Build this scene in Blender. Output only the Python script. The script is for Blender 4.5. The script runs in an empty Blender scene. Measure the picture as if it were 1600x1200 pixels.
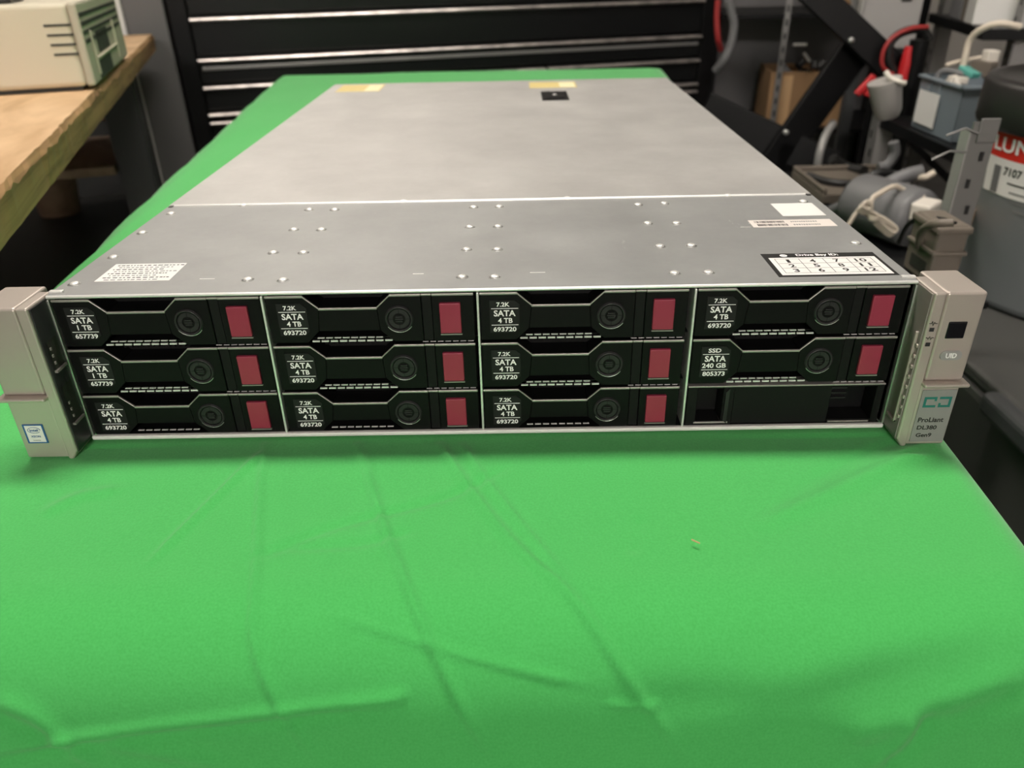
import bpy, math, random
from mathutils import Vector, Matrix, Euler
random.seed(7)
D = bpy.data
SC = bpy.context.scene
COL = SC.collection
TZ = 0.75                                  # height of the tabletop over the floor

# ------------------------------------------------------------------ camera, world, exposure, lights
CAM = Vector((.0201, -.3657, .2349 + TZ)); CAM_E = Euler((1.0611, .0195, .0016)); FPX = 1201.0
cd = D.cameras.new('camera'); cam = D.objects.new('camera', cd); COL.objects.link(cam)
cam.location = CAM; cam.rotation_euler = CAM_E
cd.sensor_fit = 'HORIZONTAL'; cd.sensor_width = 36.0; cd.lens = 36.0 * FPX / 1600.0
cd.clip_start = .01; cd.clip_end = 50
cd.dof.use_dof = True; cd.dof.focus_distance = .41; cd.dof.aperture_fstop = 10.0
SC.camera = cam
SC.view_settings.view_transform = 'Standard'
try: SC.view_settings.look = 'None'
except Exception: pass
SC.view_settings.exposure = 0.0; SC.view_settings.gamma = 1.0; SC.view_settings.use_curve_mapping = False
w = D.worlds.new('world'); SC.world = w; w.use_nodes = True
w.node_tree.nodes['Background'].inputs[0].default_value = (1, .95, .88, 1)
w.node_tree.nodes['Background'].inputs[1].default_value = .05

RM = CAM_E.to_matrix()
def P(u, v, x=None, y=None, z=None):
    """room point seen at (u, v) of the survey photograph, on one plane (z counted from the tabletop)"""
    d = RM @ Vector(((u - 800) / FPX, -(v - 600) / FPX, -1.0))
    if x is not None: t = (x - CAM.x) / d.x
    elif y is not None: t = (y - CAM.y) / d.y
    else: t = (z + TZ - CAM.z) / d.z
    return CAM + d * t

# ------------------------------------------------------------------ materials
def mat(name, col, rough=.5, metal=0., spec=.5, noise=None, bump=None, emit=None, alpha=None, trans=0., coat=0., sheen=0.):
    """noise=(scale, amount) colour variation; bump=(scale, strength, distance)"""
    m = D.materials.new(name); m.use_nodes = True
    nt = m.node_tree; b = nt.nodes['Principled BSDF']
    b.inputs['Base Color'].default_value = (*col, 1)
    b.inputs['Roughness'].default_value = rough; b.inputs['Metallic'].default_value = metal
    b.inputs['Specular IOR Level'].default_value = spec
    b.inputs['Transmission Weight'].default_value = trans
    b.inputs['Coat Weight'].default_value = coat
    if sheen: b.inputs['Sheen Weight'].default_value = sheen
    tc = nt.nodes.new('ShaderNodeTexCoord')
    if noise:
        n = nt.nodes.new('ShaderNodeTexNoise'); n.inputs['Scale'].default_value = noise[0]
        n.inputs['Detail'].default_value = 6
        nt.links.new(tc.outputs['Object'], n.inputs['Vector'])
        r = nt.nodes.new('ShaderNodeValToRGB')
        r.color_ramp.elements[0].position = .3; r.color_ramp.elements[1].position = .7
        a = noise[1]
        r.color_ramp.elements[0].color = (*[c * (1 - a) for c in col], 1)
        r.color_ramp.elements[1].color = (*[min(1, c * (1 + a)) for c in col], 1)
        nt.links.new(n.outputs['Fac'], r.inputs['Fac']); nt.links.new(r.outputs['Color'], b.inputs['Base Color'])
    if bump:
        n = nt.nodes.new('ShaderNodeTexNoise'); n.inputs['Scale'].default_value = bump[0]; n.inputs['Detail'].default_value = 4
        nt.links.new(tc.outputs['Object'], n.inputs['Vector'])
        bp = nt.nodes.new('ShaderNodeBump'); bp.inputs['Strength'].default_value = bump[1]; bp.inputs['Distance'].default_value = bump[2]
        nt.links.new(n.outputs['Fac'], bp.inputs['Height']); nt.links.new(bp.outputs['Normal'], b.inputs['Normal'])
    if emit:
        b.inputs['Emission Color'].default_value = (*emit[0], 1); b.inputs['Emission Strength'].default_value = emit[1]
    return m

def wood(name, c1, c2, scale=(2, 30, 30), rough=.6):
    m = mat(name, c1, rough); nt = m.node_tree; b = nt.nodes['Principled BSDF']
    tc = nt.nodes.new('ShaderNodeTexCoord'); mp = nt.nodes.new('ShaderNodeMapping'); mp.inputs['Scale'].default_value = scale
    n = nt.nodes.new('ShaderNodeTexNoise'); n.inputs['Scale'].default_value = 1.6; n.inputs['Detail'].default_value = 7; n.inputs['Distortion'].default_value = .8
    r = nt.nodes.new('ShaderNodeValToRGB'); r.color_ramp.elements[0].position = .36; r.color_ramp.elements[1].position = .62
    r.color_ramp.elements[0].color = (*c2, 1); r.color_ramp.elements[1].color = (*c1, 1)
    nt.links.new(tc.outputs['Object'], mp.inputs[0]); nt.links.new(mp.outputs[0], n.inputs['Vector'])
    nt.links.new(n.outputs['Fac'], r.inputs['Fac']); nt.links.new(r.outputs[0], b.inputs['Base Color'])
    return m

def sheet(name, col, rough, metal=.65):
    """worn galvanised sheet: blotchy roughness, faint scratches"""
    m = mat(name, col, rough, metal); nt = m.node_tree; b = nt.nodes['Principled BSDF']; L = nt.links
    tc = nt.nodes.new('ShaderNodeTexCoord')
    n = nt.nodes.new('ShaderNodeTexNoise'); n.inputs['Scale'].default_value = 16; n.inputs['Detail'].default_value = 9; n.inputs['Roughness'].default_value = .7
    L.new(tc.outputs['Object'], n.inputs['Vector'])
    r = nt.nodes.new('ShaderNodeValToRGB'); r.color_ramp.elements[0].position = .3; r.color_ramp.elements[1].position = .72
    r.color_ramp.elements[0].color = (*[c * .86 for c in col], 1); r.color_ramp.elements[1].color = (*[c * 1.1 for c in col], 1)
    L.new(n.outputs['Fac'], r.inputs['Fac'])
    # thin pale scratches
    mp = nt.nodes.new('ShaderNodeMapping'); mp.inputs['Scale'].default_value = (30, 9, 9); mp.inputs['Rotation'].default_value = (0, 0, .5)
    n2 = nt.nodes.new('ShaderNodeTexNoise'); n2.inputs['Scale'].default_value = 2.2; n2.inputs['Detail'].default_value = 12; n2.inputs['Roughness'].default_value = .8
    L.new(tc.outputs['Object'], mp.inputs[0]); L.new(mp.outputs[0], n2.inputs['Vector'])
    r2 = nt.nodes.new('ShaderNodeValToRGB'); r2.color_ramp.elements[0].position = .66; r2.color_ramp.elements[1].position = .78
    L.new(n2.outputs['Fac'], r2.inputs['Fac'])
    mx = nt.nodes.new('ShaderNodeMix'); mx.data_type = 'RGBA'
    L.new(r2.outputs[0], mx.inputs[0]); L.new(r.outputs[0], mx.inputs[6]); mx.inputs[7].default_value = (.8, .8, .78, 1)
    L.new(mx.outputs[2], b.inputs['Base Color'])
    mr = nt.nodes.new('ShaderNodeMapRange'); mr.inputs['To Min'].default_value = rough - .08; mr.inputs['To Max'].default_value = rough + .1
    L.new(n.outputs['Fac'], mr.inputs['Value']); L.new(mr.outputs[0], b.inputs['Roughness'])
    n3 = nt.nodes.new('ShaderNodeTexNoise'); n3.inputs['Scale'].default_value = 1400
    L.new(tc.outputs['Object'], n3.inputs['Vector'])
    bp = nt.nodes.new('ShaderNodeBump'); bp.inputs['Strength'].default_value = .12; bp.inputs['Distance'].default_value = .0002
    L.new(n3.outputs['Fac'], bp.inputs['Height']); L.new(bp.outputs[0], b.inputs['Normal'])
    return m

M = {}
M['cover_front'] = sheet('cover_front_sheet', (.34, .345, .34), .50, .55)
M['cover_rear'] = sheet('cover_rear_sheet', (.50, .49, .475), .46, .5)
M['vent'] = mat('vent_metal', (.80, .79, .78), .4, .3)
M['steel'] = mat('bright_steel', (.78, .78, .75), .32, .85)
M['steel_dull'] = mat('dull_steel', (.50, .50, .49), .45, .7)
M['hem'] = mat('rolled_edge', (.85, .85, .82), .35, .5)
M['trim'] = mat('silver_paint', (.42, .39, .37), .42, .6, bump=(1500, .5, .0002))
M['black'] = mat('black_plastic', (.0050, .005, .005), .42, 0, .16, bump=(1800, .12, .0001))
M['black2'] = mat('black_plastic_matt', (.007, .007, .007), .5, 0, .18)
M['blacklab'] = mat('black_label', (.016, .016, .016), .45, 0, .2)
M['ring'] = mat('ring_plastic', (.026, .026, .026), .35, 0, .3)
M['print'] = mat('white_print', (.95, .93, .92), .5)
M['lip'] = mat('bright_lip', (.90, .88, .85), .4, .2)
M['maroon'] = mat('maroon_plastic', (.30, .030, .062), .38, 0, .5, bump=(1200, .1, .0001))
M['ear'] = mat('ear_silver', (.55, .49, .44), .40, .55, bump=(2500, .10, .0001))
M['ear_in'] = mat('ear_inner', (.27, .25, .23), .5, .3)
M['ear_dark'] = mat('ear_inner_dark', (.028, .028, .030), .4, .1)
M['glass_black'] = mat('black_button', (.004, .004, .006), .15)
M['badge'] = mat('grey_badge', (.30, .30, .29), .45, .2)
M['teal'] = mat('teal_print', (.012, .17, .14), .5)
M['ink'] = mat('black_ink', (.012, .012, .012), .5)
M['ink_grey'] = mat('grey_ink', (.20, .20, .20), .6)
M['paper'] = mat('white_paper', (.78, .77, .75), .55)
M['paper_warm'] = mat('warm_paper', (.72, .66, .62), .55)
M['yellow'] = mat('yellow_label', (.62, .50, .20), .5)
M['yellow_pale'] = mat('pale_yellow_label', (.78, .72, .45), .5)
M['blue'] = mat('blue_print', (.02, .10, .30), .4)
M['cab_black'] = mat('black_enamel', (.006, .0065, .007), .33, 0, .25)
M['cab_frame'] = mat('black_frame_enamel', (.005, .005, .0055), .45, 0, .2)
M['alu'] = mat('aluminium_pull', (.55, .50, .48), .38, .8, noise=(30, .35))
M['grey_panel'] = mat('grey_enamel', (.12, .117, .117), .45, .1)
M['pale_metal'] = mat('pale_metal', (.38, .37, .36), .45, .2)
M['pale_edge'] = mat('pale_enamel', (.72, .70, .68), .4)
M['leg_grey'] = mat('leg_grey', (.045, .047, .048), .5)
M['ply'] = wood('plywood_face', (.66, .45, .26), (.45, .28, .14), (3, 9, 9))
M['ply_edge'] = wood('plywood_edge', (.34, .20, .085), (.18, .10, .04), (3, 3, 60), .75)
M['board'] = wood('dusty_board', (.42, .29, .20), (.28, .19, .13), (3, 12, 12))
M['beige'] = mat('beige_plastic', (.60, .55, .43), .5, bump=(600, .1, .0003))
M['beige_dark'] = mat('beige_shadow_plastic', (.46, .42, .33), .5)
M['vent_dark'] = mat('dark_opening', (.03, .03, .024), .6)
M['card'] = mat('cardboard', (.34, .20, .10), .75, noise=(8, .15))
M['card_pale'] = mat('pale_cardboard', (.60, .38, .20), .7)
M['rubber'] = mat('black_rubber', (.012, .012, .012), .45)
M['red'] = mat('red_plastic', (.55, .02, .025), .4)
M['redcable'] = mat('red_cable', (.35, .03, .03), .45)
M['white_pl'] = mat('white_plastic', (.72, .67, .60), .45)
M['ivory'] = mat('ivory_cable', (.66, .58, .48), .45)
M['teal_pl'] = mat('teal_plastic', (.10, .38, .33), .4)
M['bin_clear'] = mat('cloudy_bin', (.20, .24, .27), .35, 0, .5)
M['bag'] = mat('cloudy_plastic_cup', (.40, .38, .36), .3)
M['tote'] = mat('grey_bucket_plastic', (.15, .162, .168), .48, bump=(250, .1, .0005))
M['tote_dark'] = mat('dark_tote_plastic', (.058, .058, .054), .5)
M['lidblack'] = mat('black_lid_plastic', (.018, .016, .016), .42)
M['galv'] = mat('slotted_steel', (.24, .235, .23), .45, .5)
M['red_label'] = mat('red_label', (.70, .03, .02), .45)
M['brown_pl'] = mat('taupe_plastic', (.16, .135, .11), .5)
M['grey_pl'] = mat('grey_plastic', (.16, .16, .165), .45)
M['wall'] = mat('wall_paint', (.42, .40, .37), .9, noise=(3, .06))
M['ceil'] = mat('ceiling_paint', (.62, .60, .56), .9)
M['floor'] = mat('concrete_floor', (.055, .052, .050), .7, noise=(5, .3))
M['lamp'] = mat('lamp_diffuser', (1, 1, 1), .5, emit=((1.0, .93, .84), 50.))
M['lamp2'] = mat('lamp_diffuser_far', (1, 1, 1), .5, emit=((1.0, .90, .80), 20.))
M['lamp3'] = mat('lamp_diffuser_front', (1, 1, 1), .5, emit=((1.0, .93, .88), 92.))
M['lampbody'] = mat('lamp_housing', (.7, .7, .7), .5)

# ------------------------------------------------------------------ mesh builder
_fc = {}
def font_mesh(s):
    if s in _fc: return _fc[s]
    cu = D.curves.new('t', 'FONT'); cu.body = s; cu.resolution_u = 3; cu.offset = .026
    o = D.objects.new('t', cu); COL.objects.link(o)
    bpy.context.view_layer.update()
    me = D.meshes.new_from_object(o.evaluated_get(bpy.context.evaluated_depsgraph_get()))
    vs = [tuple(v.co[:2]) for v in me.vertices]; fs = [tuple(p.vertices) for p in me.polygons]
    D.objects.remove(o); D.meshes.remove(me)
    x0 = min(v[0] for v in vs); x1 = max(v[0] for v in vs); y0 = min(v[1] for v in vs); y1 = max(v[1] for v in vs)
    _fc[s] = ([((x - x0) / (x1 - x0), (y - y0) / (y1 - y0)) for x, y in vs], fs)
    return _fc[s]

class MB:
    def __init__(s, *mats): s.v = []; s.f = []; s.m = []; s.s = []; s.mats = list(mats); s.X = None
    def mi(s, k):
        if k not in s.mats: s.mats.append(k)
        return s.mats.index(k)
    def add(s, vs, fs, k=None, smooth=False):
        n = len(s.v); i = s.mi(k) if k else 0
        s.v += [tuple(s.X(Vector(p)) if s.X else p) for p in vs]
        for f in fs: s.f.append(tuple(n + a for a in f)); s.m.append(i); s.s.append(smooth)
        return s
    def box(s, x0, x1, y0, y1, z0, z1, k=None):
        return s.add([(x0,y0,z0),(x1,y0,z0),(x1,y1,z0),(x0,y1,z0),(x0,y0,z1),(x1,y0,z1),(x1,y1,z1),(x0,y1,z1)],
                     [(0,3,2,1),(4,5,6,7),(0,1,5,4),(1,2,6,5),(2,3,7,6),(3,0,4,7)], k)
    def prism_xz(s, poly, y0, y1, k=None):
        """polygon in x,z (counter-clockwise seen from -y), from y0 (front) to y1 (back)"""
        n = len(poly)
        return s.add([(x, y0, z) for x, z in poly] + [(x, y1, z) for x, z in poly],
                     [tuple(range(n)), tuple(range(2*n-1, n-1, -1))] + [((i+1) % n, i, n+i, n+(i+1) % n) for i in range(n)], k)
    def prism_xy(s, poly, z0, z1, k=None):
        n = len(poly)
        return s.add([(x, y, z0) for x, y in poly] + [(x, y, z1) for x, y in poly],
                     [tuple(range(n-1, -1, -1)), tuple(range(n, 2*n))] + [(i, (i+1) % n, n+(i+1) % n, n+i) for i in range(n)], k)
    def tube(s, pts, r, k=None, n=8, rs=None):
        pts = [Vector(p) for p in pts]; vs = []; fs = []
        t0 = (pts[1]-pts[0]).normalized(); up = Vector((0,0,1)) if abs(t0.z) < .9 else Vector((1,0,0))
        a = t0.cross(up).normalized()
        for i, p in enumerate(pts):
            t = (pts[min(i+1, len(pts)-1)] - pts[max(i-1, 0)]).normalized()
            a = (a - t*a.dot(t)).normalized(); b = t.cross(a); rr = rs[i] if rs else r
            for j in range(n):
                th = 2*math.pi*j/n; vs.append(tuple(p + (a*math.cos(th) + b*math.sin(th))*rr))
        for i in range(len(pts)-1):
            for j in range(n):
                fs.append((i*n+j, i*n+(j+1) % n, (i+1)*n+(j+1) % n, (i+1)*n+j))
        s.add(vs, fs, k, True)
        return s.add([vs[j] for j in range(n)] + [vs[(len(pts)-1)*n+j] for j in range(n)], [tuple(range(n-1,-1,-1)), tuple(range(n, 2*n))], k)
    def lathe(s, prof, c, axis='z', n=32, k=None, smooth=True):
        """prof [(r, h)], c centre"""
        vs = []; fs = []
        for r, h in prof:
            for j in range(n):
                a = 2*math.pi*j/n; q = (r*math.cos(a), r*math.sin(a))
                vs.append((c[0]+q[0], c[1]+q[1], c[2]+h) if axis == 'z' else (c[0]+q[0], c[1]+h, c[2]+q[1]))
        for i in range(len(prof)-1):
            for j in range(n):
                f = (i*n+j, i*n+(j+1) % n, (i+1)*n+(j+1) % n, (i+1)*n+j)
                fs.append(f if axis == 'z' else f[::-1])
        return s.add(vs, fs, k, smooth)
    def text(s, body, x0, x1, z0, z1, y, k, fn=None):
        """flat lettering filling the box x0..x1, z0..z1 on the plane y (facing -y); fn maps (x, z, y) elsewhere"""
        vs, fs = font_mesh(body)
        fn = fn or (lambda x, z, y: (x, y, z))
        return s.add([fn(x0+(x1-x0)*a, z0+(z1-z0)*b, y) for a, b in vs], fs, k)
    def build(s, name, parent=None, loc=(0,0,0), bevel=0, seg=2, label=None, kind=None, rz=0):
        me = D.meshes.new(name); me.from_pydata(s.v, [], s.f)
        for k in (s.mats or ['black']): me.materials.append(M[k])
        me.polygons.foreach_set('material_index', s.m); me.polygons.foreach_set('use_smooth', s.s)
        me.update()
        o = D.objects.new(name, me); COL.objects.link(o); o.location = loc; o.rotation_euler.z = rz
        if parent is not None: o.parent = parent
        if bevel:
            b = o.modifiers.new('bevel', 'BEVEL'); b.width = bevel; b.segments = seg; b.limit_method = 'ANGLE'; b.angle_limit = .6
            b.harden_normals = False
        if label: o['label'] = label
        if kind: o['kind'] = kind
        return o
def tag(o, label, cat, group=None, kind=None):
    o['label'] = label; o['category'] = cat
    if group: o['group'] = group
    if kind: o['kind'] = kind
    return o
def empty(name, loc, rz=0):
    o = D.objects.new(name, None); COL.objects.link(o); o.location = loc; o.rotation_euler.z = rz; o.empty_display_size = .05
    return o
def smooth(pts, n=8):
    """Catmull-Rom through pts"""
    pts = [Vector(p) for p in pts]; q = [2*pts[0]-pts[1]] + pts + [2*pts[-1]-pts[-2]]; out = []
    for i in range(1, len(q)-2):
        for j in range(n):
            t = j/n; a, b, c, d = q[i-1:i+3]
            out.append(.5*((2*b)+(c-a)*t+(2*a-5*b+4*c-d)*t*t+(3*b-a-3*c+d)*t**3))
    return out + [pts[-1]]

# ------------------------------------------------------------------ room shell
def struct(name, *bx, k):
    m = MB(k)
    for b in bx: m.box(*b)
    return m.build(name, kind='structure')
RX0, RX1, RY0, RY1, RH = -2.9, 2.7, -5.4, 3.9, 2.65
struct('floor', (RX0, RX1, RY0, RY1, -.1, 0), k='floor')
struct('ceiling', (RX0, RX1, RY0, RY1, RH, RH+.1), k='ceil')
struct('wall_left', (RX0-.1, RX0, RY0, RY1, 0, RH), k='wall')
struct('wall_right', (RX1, RX1+.1, RY0, RY1, 0, RH), k='wall')
struct('wall_back', (RX0-.1, RX1+.1, RY1, RY1+.1, 0, RH), k='wall')
struct('wall_front', (RX0-.1, RX1+.1, RY0-.1, RY0, 0, RH), k='wall')
for (lx, ly, wx, wy, lk, txt) in ((-.05, .47, 1.2, .22, 'lamp', 'flat ceiling light directly above the green table'),
                                  (-.9, 2.7, 1.2, .3, 'lamp2', 'flat ceiling light above the black tool chest'),
                                  (-.1, -4.5, 1.4, .6, 'lamp3', 'flat ceiling light over the front end of the room')):
    lt = empty('ceiling_light', (lx, ly, RH-.05)); tag(lt, txt, 'ceiling light')
    MB('lampbody').box(-wx/2-.02, wx/2+.02, -wy/2-.02, wy/2+.02, 0, .05).build('housing', lt)
    MB(lk).box(-wx/2, wx/2, -wy/2, wy/2, -.012, 0).build('diffuser', lt)

# ------------------------------------------------------------------ table under the cloth, the cloth
TX0 = lambda y: -.335 - .12*y
TX1 = lambda y: .243 + .068*y
TY0, TY1 = -.112, 1.57
tb = empty('folding_table', (0, 0, 0)); tag(tb, 'long narrow table hidden under the green cloth', 'table')
MB('leg_grey').prism_xy([(TX0(TY0)+.01, TY0+.01), (TX1(TY0)-.01, TY0+.01), (TX1(TY1)-.01, TY1-.01), (TX0(TY1)+.01, TY1-.01)], TZ-.035, TZ-.012).build('tabletop', tb)
for x, y in ((-.27, -.08), (.2, -.08), (-.42, 1.4), (.28, 1.4)):
    MB('leg_grey').tube([(x, y, 0), (x, y, TZ-.035)], .014).build('leg', tb)

def cloth():
    poly = [Vector((TX0(TY0), TY0)), Vector((TX1(TY0), TY0)), Vector((TX1(TY1), TY1)), Vector((TX0(TY1), TY1))]
    def nearest(p):
        best = None
        inside = True
        for i in range(4):
            a, b = poly[i], poly[(i+1) % 4]; e = b-a; nrm = Vector((e.y, -e.x)).normalized()
            if (p-a).dot(nrm) > 0: inside = False
            t = max(0, min(1, (p-a).dot(e)/e.dot(e))); q = a+e*t
            if best is None or (p-q).length < best[0]: best = ((p-q).length, q)
        return inside, best
    R = .050
    def drape(d, front):
        # outward run and drop of the cloth d metres past the table edge; front = 1 on the viewer's side
        tm = math.radians(88-11*front); R = .02+.03*front; arc = R*tm
        if d < arc: a = d/R; return R*math.sin(a), -R*(1-math.cos(a)), a
        e = d-arc; return R*math.sin(tm)+e*math.cos(tm), -R*(1-math.cos(tm))-e*math.sin(tm), tm
    # creases given in flat cloth coordinates: x, y; y beyond the front edge is the hanging part
    def fl(u, v):
        q = P(u, v, z=0)
        if q.y > TY0: return Vector((q.x, q.y))
        # walk down the front drop until the base surface lies under the line of sight
        best = None
        for i in range(400):
            d = i*.001; o, z, _a = drape(d, 1)
            q = P(u, v, y=TY0-o); e = abs(q.z-(TZ-.0018+z))
            if best is None or e < best[0]: best = (e, q.x, TY0-d)
        return Vector(best[1:])
    cre = []
    def C(pts, h, wd):
        h *= (1.9 if abs(h) < .0015 else 1.0 if abs(h) < .0024 else .62); wd *= (.85 if abs(h) > .0024 else .7)
        f = [fl(*p) for p in pts]
        if len(f) > 2: f = [Vector((q.x, q.y)) for q in smooth([(q.x, q.y, 0) for q in f], 4)]
        seg = [(a, b) for a, b in zip(f, f[1:])]
        cre.append((seg, h, wd, min(q.x for q in f)-.02, max(q.x for q in f)+.02, min(q.y for q in f)-.02, max(q.y for q in f)+.02, len(seg)))
    C([(413,690),(404,800),(400,920),(402,1020),(500,1190)], .0012, .0022)
    C([(405,705),(330,780),(225,885)], .0012, .0025)
    C([(558,690),(600,820),(645,940),(700,1060),(775,1195)], .0014, .0022)
    C([(688,690),(720,740),(800,840),(900,940),(1000,1090),(1080,1195)], .0013, .0024)
    C([(722,690),(770,760),(905,930)], .0010, .0022)
    C([(400,870),(520,820),(700,770),(800,720)], -.0007, .004)
    C([(520,960),(650,1000),(800,1045),(935,1075)], .0007, .0022)
    C([(0,1170),(200,1140),(400,1118),(600,1095),(638,1082)], .0035, .004)
    C([(0,1185),(200,1152),(400,1130),(600,1104)], -.003, .004)
    C([(0,1095),(60,1120),(100,1155),(160,1195)], .002, .005)
    C([(0,1120),(40,1135),(90,1160)], -.0015, .005)
    C([(640,825),(560,845),(430,855)], -.0006, .004)
    C([(950,1105),(990,1108),(1040,1106)], .0008, .002)
    C([(1460,690),(1330,750),(1180,820)], .0014, .006)
    C([(1470,672),(1360,700),(1240,760)], -.0004, .006)
    C([(1000,800),(990,860)], -.0006, .004)
    C([(1600,1060),(1500,1100),(1400,1130),(1300,1150)], .004, .008)
    C([(1600,1078),(1500,1118),(1420,1140)], -.004, .008)
    C([(1440,1120),(1400,1170),(1350,1200)], .003, .006)
    C([(1460,1115),(1420,1175),(1380,1200)], -.003, .006)
    C([(1150,1090),(1250,1070),(1350,1030),(1450,1010),(1600,960)], .003, .016)
    C([(950,1110),(1100,1100),(1250,1090),(1400,1050),(1600,1000)], -.003, .014)
    C([(340,1190),(300,1180),(120,1150)], .0015, .005)
    C([(180,760),(120,770),(60,800)], .0008, .006)
    C([(200,355),(330,300),(390,262)], .001, .01)
    def wave(x, y):
        return .0016*math.sin(9*x+3*y+1)*math.sin(7*y-2*x) + .0008*math.sin(23*x-8*y)*math.sin(17*y+5*x+.6)
    def height(p):
        h = wave(p.x, p.y)*.9
        for seg, hh, wd, x0, x1, y0, y1, n in cre:
            if p.x < x0 or p.x > x1 or p.y < y0 or p.y > y1: continue
            bd = 9; bt = 0
            for k, (a, b) in enumerate(seg):
                e = b-a; t = max(0, min(1, (p-a).dot(e)/e.dot(e))); dd = (p-(a+e*t)).length
                if dd < bd: bd = dd; bt = (k+t)/n
            if bd < wd*3.2: h += hh*math.exp(-(bd/wd)**2)*min(1, 6*(1-bt)+.0)*min(1, .35+6*bt)
        return h
    def axis(spans):
        out = []
        for a, b, st in spans:
            n = max(1, round((b-a)/st)); out += [a+(b-a)*i/n for i in range(n)]
        return out + [spans[-1][1]]
    xs = axis([(-1.05, -.36, .02), (-.36, .30, .0019), (.30, .85, .02)])
    ys = axis([(-.52, -.36, .01), (-.36, .02, .0019), (.02, .2, .01), (.2, 2.0, .03)])
    vs = []
    for y in ys:
        for x in xs:
            p = Vector((x, y)); ins, (d, q) = nearest(p)
            h = height(p) if y < .05 or x < -.24 else height(p)*.5
            under = (abs(x) < .26 and -.005 < y < .78)
            if ins:
                k = min(1, d/.02)
                if under: h = min(h, 0)*.2
                if abs(x) < .26 and y >= (-.006 if abs(x) < .22 else -.026): h = min(h, .0002)
                vs.append((x, y, TZ - .0018 + h))
            else:
                n = (p-q).normalized()
                fold = 0
                o, z, a = drape(d, max(0, -n.y)**2); nz, no = math.cos(a), math.sin(a)
                along = q.x if abs(n.y) > abs(n.x) else q.y
                g = max(0, min(1, (d-.10)/.35))**1.3
                fold = g*(.020*math.sin(along*15+.7)+.008*math.sin(along*33+2))
                o += h*no + fold
                z += h*nz
                vs.append((q.x+n.x*o, q.y+n.y*o, TZ-.0018+z))
    nx = len(xs)
    fs = [(j*nx+i, j*nx+i+1, (j+1)*nx+i+1, (j+1)*nx+i) for j in range(len(ys)-1) for i in range(nx-1)]
    # green twill
    m = mat('green_cloth', (.065, .47, .10), .85, 0, .25, sheen=.25); nt = m.node_tree; b = nt.nodes['Principled BSDF']; L = nt.links
    tc = nt.nodes.new('ShaderNodeTexCoord')
    n1 = nt.nodes.new('ShaderNodeTexNoise'); n1.inputs['Scale'].default_value = 900; n1.inputs['Detail'].default_value = 3
    L.new(tc.outputs['Object'], n1.inputs['Vector'])
    r = nt.nodes.new('ShaderNodeValToRGB'); r.color_ramp.elements[0].position = .3; r.color_ramp.elements[1].position = .75
    r.color_ramp.elements[0].color = (.053, .405, .084, 1); r.color_ramp.elements[1].color = (.071, .475, .110, 1)
    L.new(n1.outputs['Fac'], r.inputs['Fac']); L.new(r.outputs[0], b.inputs['Base Color'])
    bp = nt.nodes.new('ShaderNodeBump'); bp.inputs['Strength'].default_value = .35; bp.inputs['Distance'].default_value = .0004
    L.new(n1.outputs['Fac'], bp.inputs['Height']); L.new(bp.outputs[0], b.inputs['Normal'])
    M['cloth'] = m
    mb = MB('cloth'); mb.add(vs, fs, None, True)
    return mb.build('tablecloth')
tag(cloth(), 'bright green creased cloth covering the table under the server', 'tablecloth')
for (u, v, a, ln, lab) in ((1087, 847, -.75, .0042, 'tiny pale splinter lying on the green cloth'),):
    q = P(u, v, z=0)
    o = MB('card_pale').tube([(-ln*.5*math.cos(a), -ln*.5*math.sin(a), 0), (ln*.5*math.cos(a), ln*.5*math.sin(a), .0003)], .00035, n=6).build('wood_splinter', loc=(q.x, q.y, TZ+.0002))
    tag(o, lab, 'splinter')

# ------------------------------------------------------------------ the server
W, H, DEEP, SEAM = .2227, .0865, .734, .161
srv = empty('rack_server', (0, 0, TZ))
tag(srv, 'grey two-unit rack server with silver ears and black drive bays on the green cloth', 'server')
m = MB('steel_dull', 'black2', 'steel')
m.box(-W, W, .004, DEEP, 0, .0015).box(-W, -W+.0012, .002, DEEP, .0015, H-.0016).box(W-.0012, W, .002, DEEP, .0015, H-.0016)
m.box(-W, W, DEEP-.0015, DEEP, .0015, H-.0016)
m.box(-W+.002, W-.002, .040, .042, .002, H-.002, 'black2').box(-W+.002, W-.002, .0009, .04, .0015, .0019, 'black2')
m.build('chassis', srv)
o = MB('lip').box(-W+.0002, W-.0002, -.0022, .0008, -.0004, .0022).build('bottom_lip', srv, bevel=.0009, seg=3)
for x in (-W+.0006, W-.0006): MB('steel').box(x-.0006, x+.0006, -.001, .03, .002, H-.002).build('side_flange', srv, bevel=.0003)
# covers
m = MB('cover_front').box(-W, W, 0, SEAM-.0008, H-.0014, H)
for (u0, v0, u1, v1) in ((312,436,335,436),(645,428,662,428),(828,426,852,426),(1170,449-100,1188,349),(1157,355,1174,355)):
    a = P(u0, v0, z=H); b = P(u1, v1, z=H); m.box(a.x, b.x, a.y-.0003, a.y+.0003, H-.0005, H+.00012, 'hem')
m.build('front_cover', srv)
m = MB('hem'); m.tube([(-W+.0002, .0002, H-.0007), (W-.0002, .0002, H-.0007)], .0009, n=12); m.build('folded_front_edge', srv)
m = MB('cover_rear').box(-W, W, SEAM+.0008, DEEP, H-.0014, H+.0004).build('access_cover', srv, bevel=.0004)
m = MB('hem'); m.tube([(-.2185, SEAM, H-.0001), (.2185, SEAM, H-.0001)], .0011, n=12); m.build('cover_hem', srv)
for x in (-.2203, .2203): MB('ink').box(x-.0014, x+.0014, SEAM-.003, SEAM+.001, H-.001, H+.0003).build('hinge_gap', srv)
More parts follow.
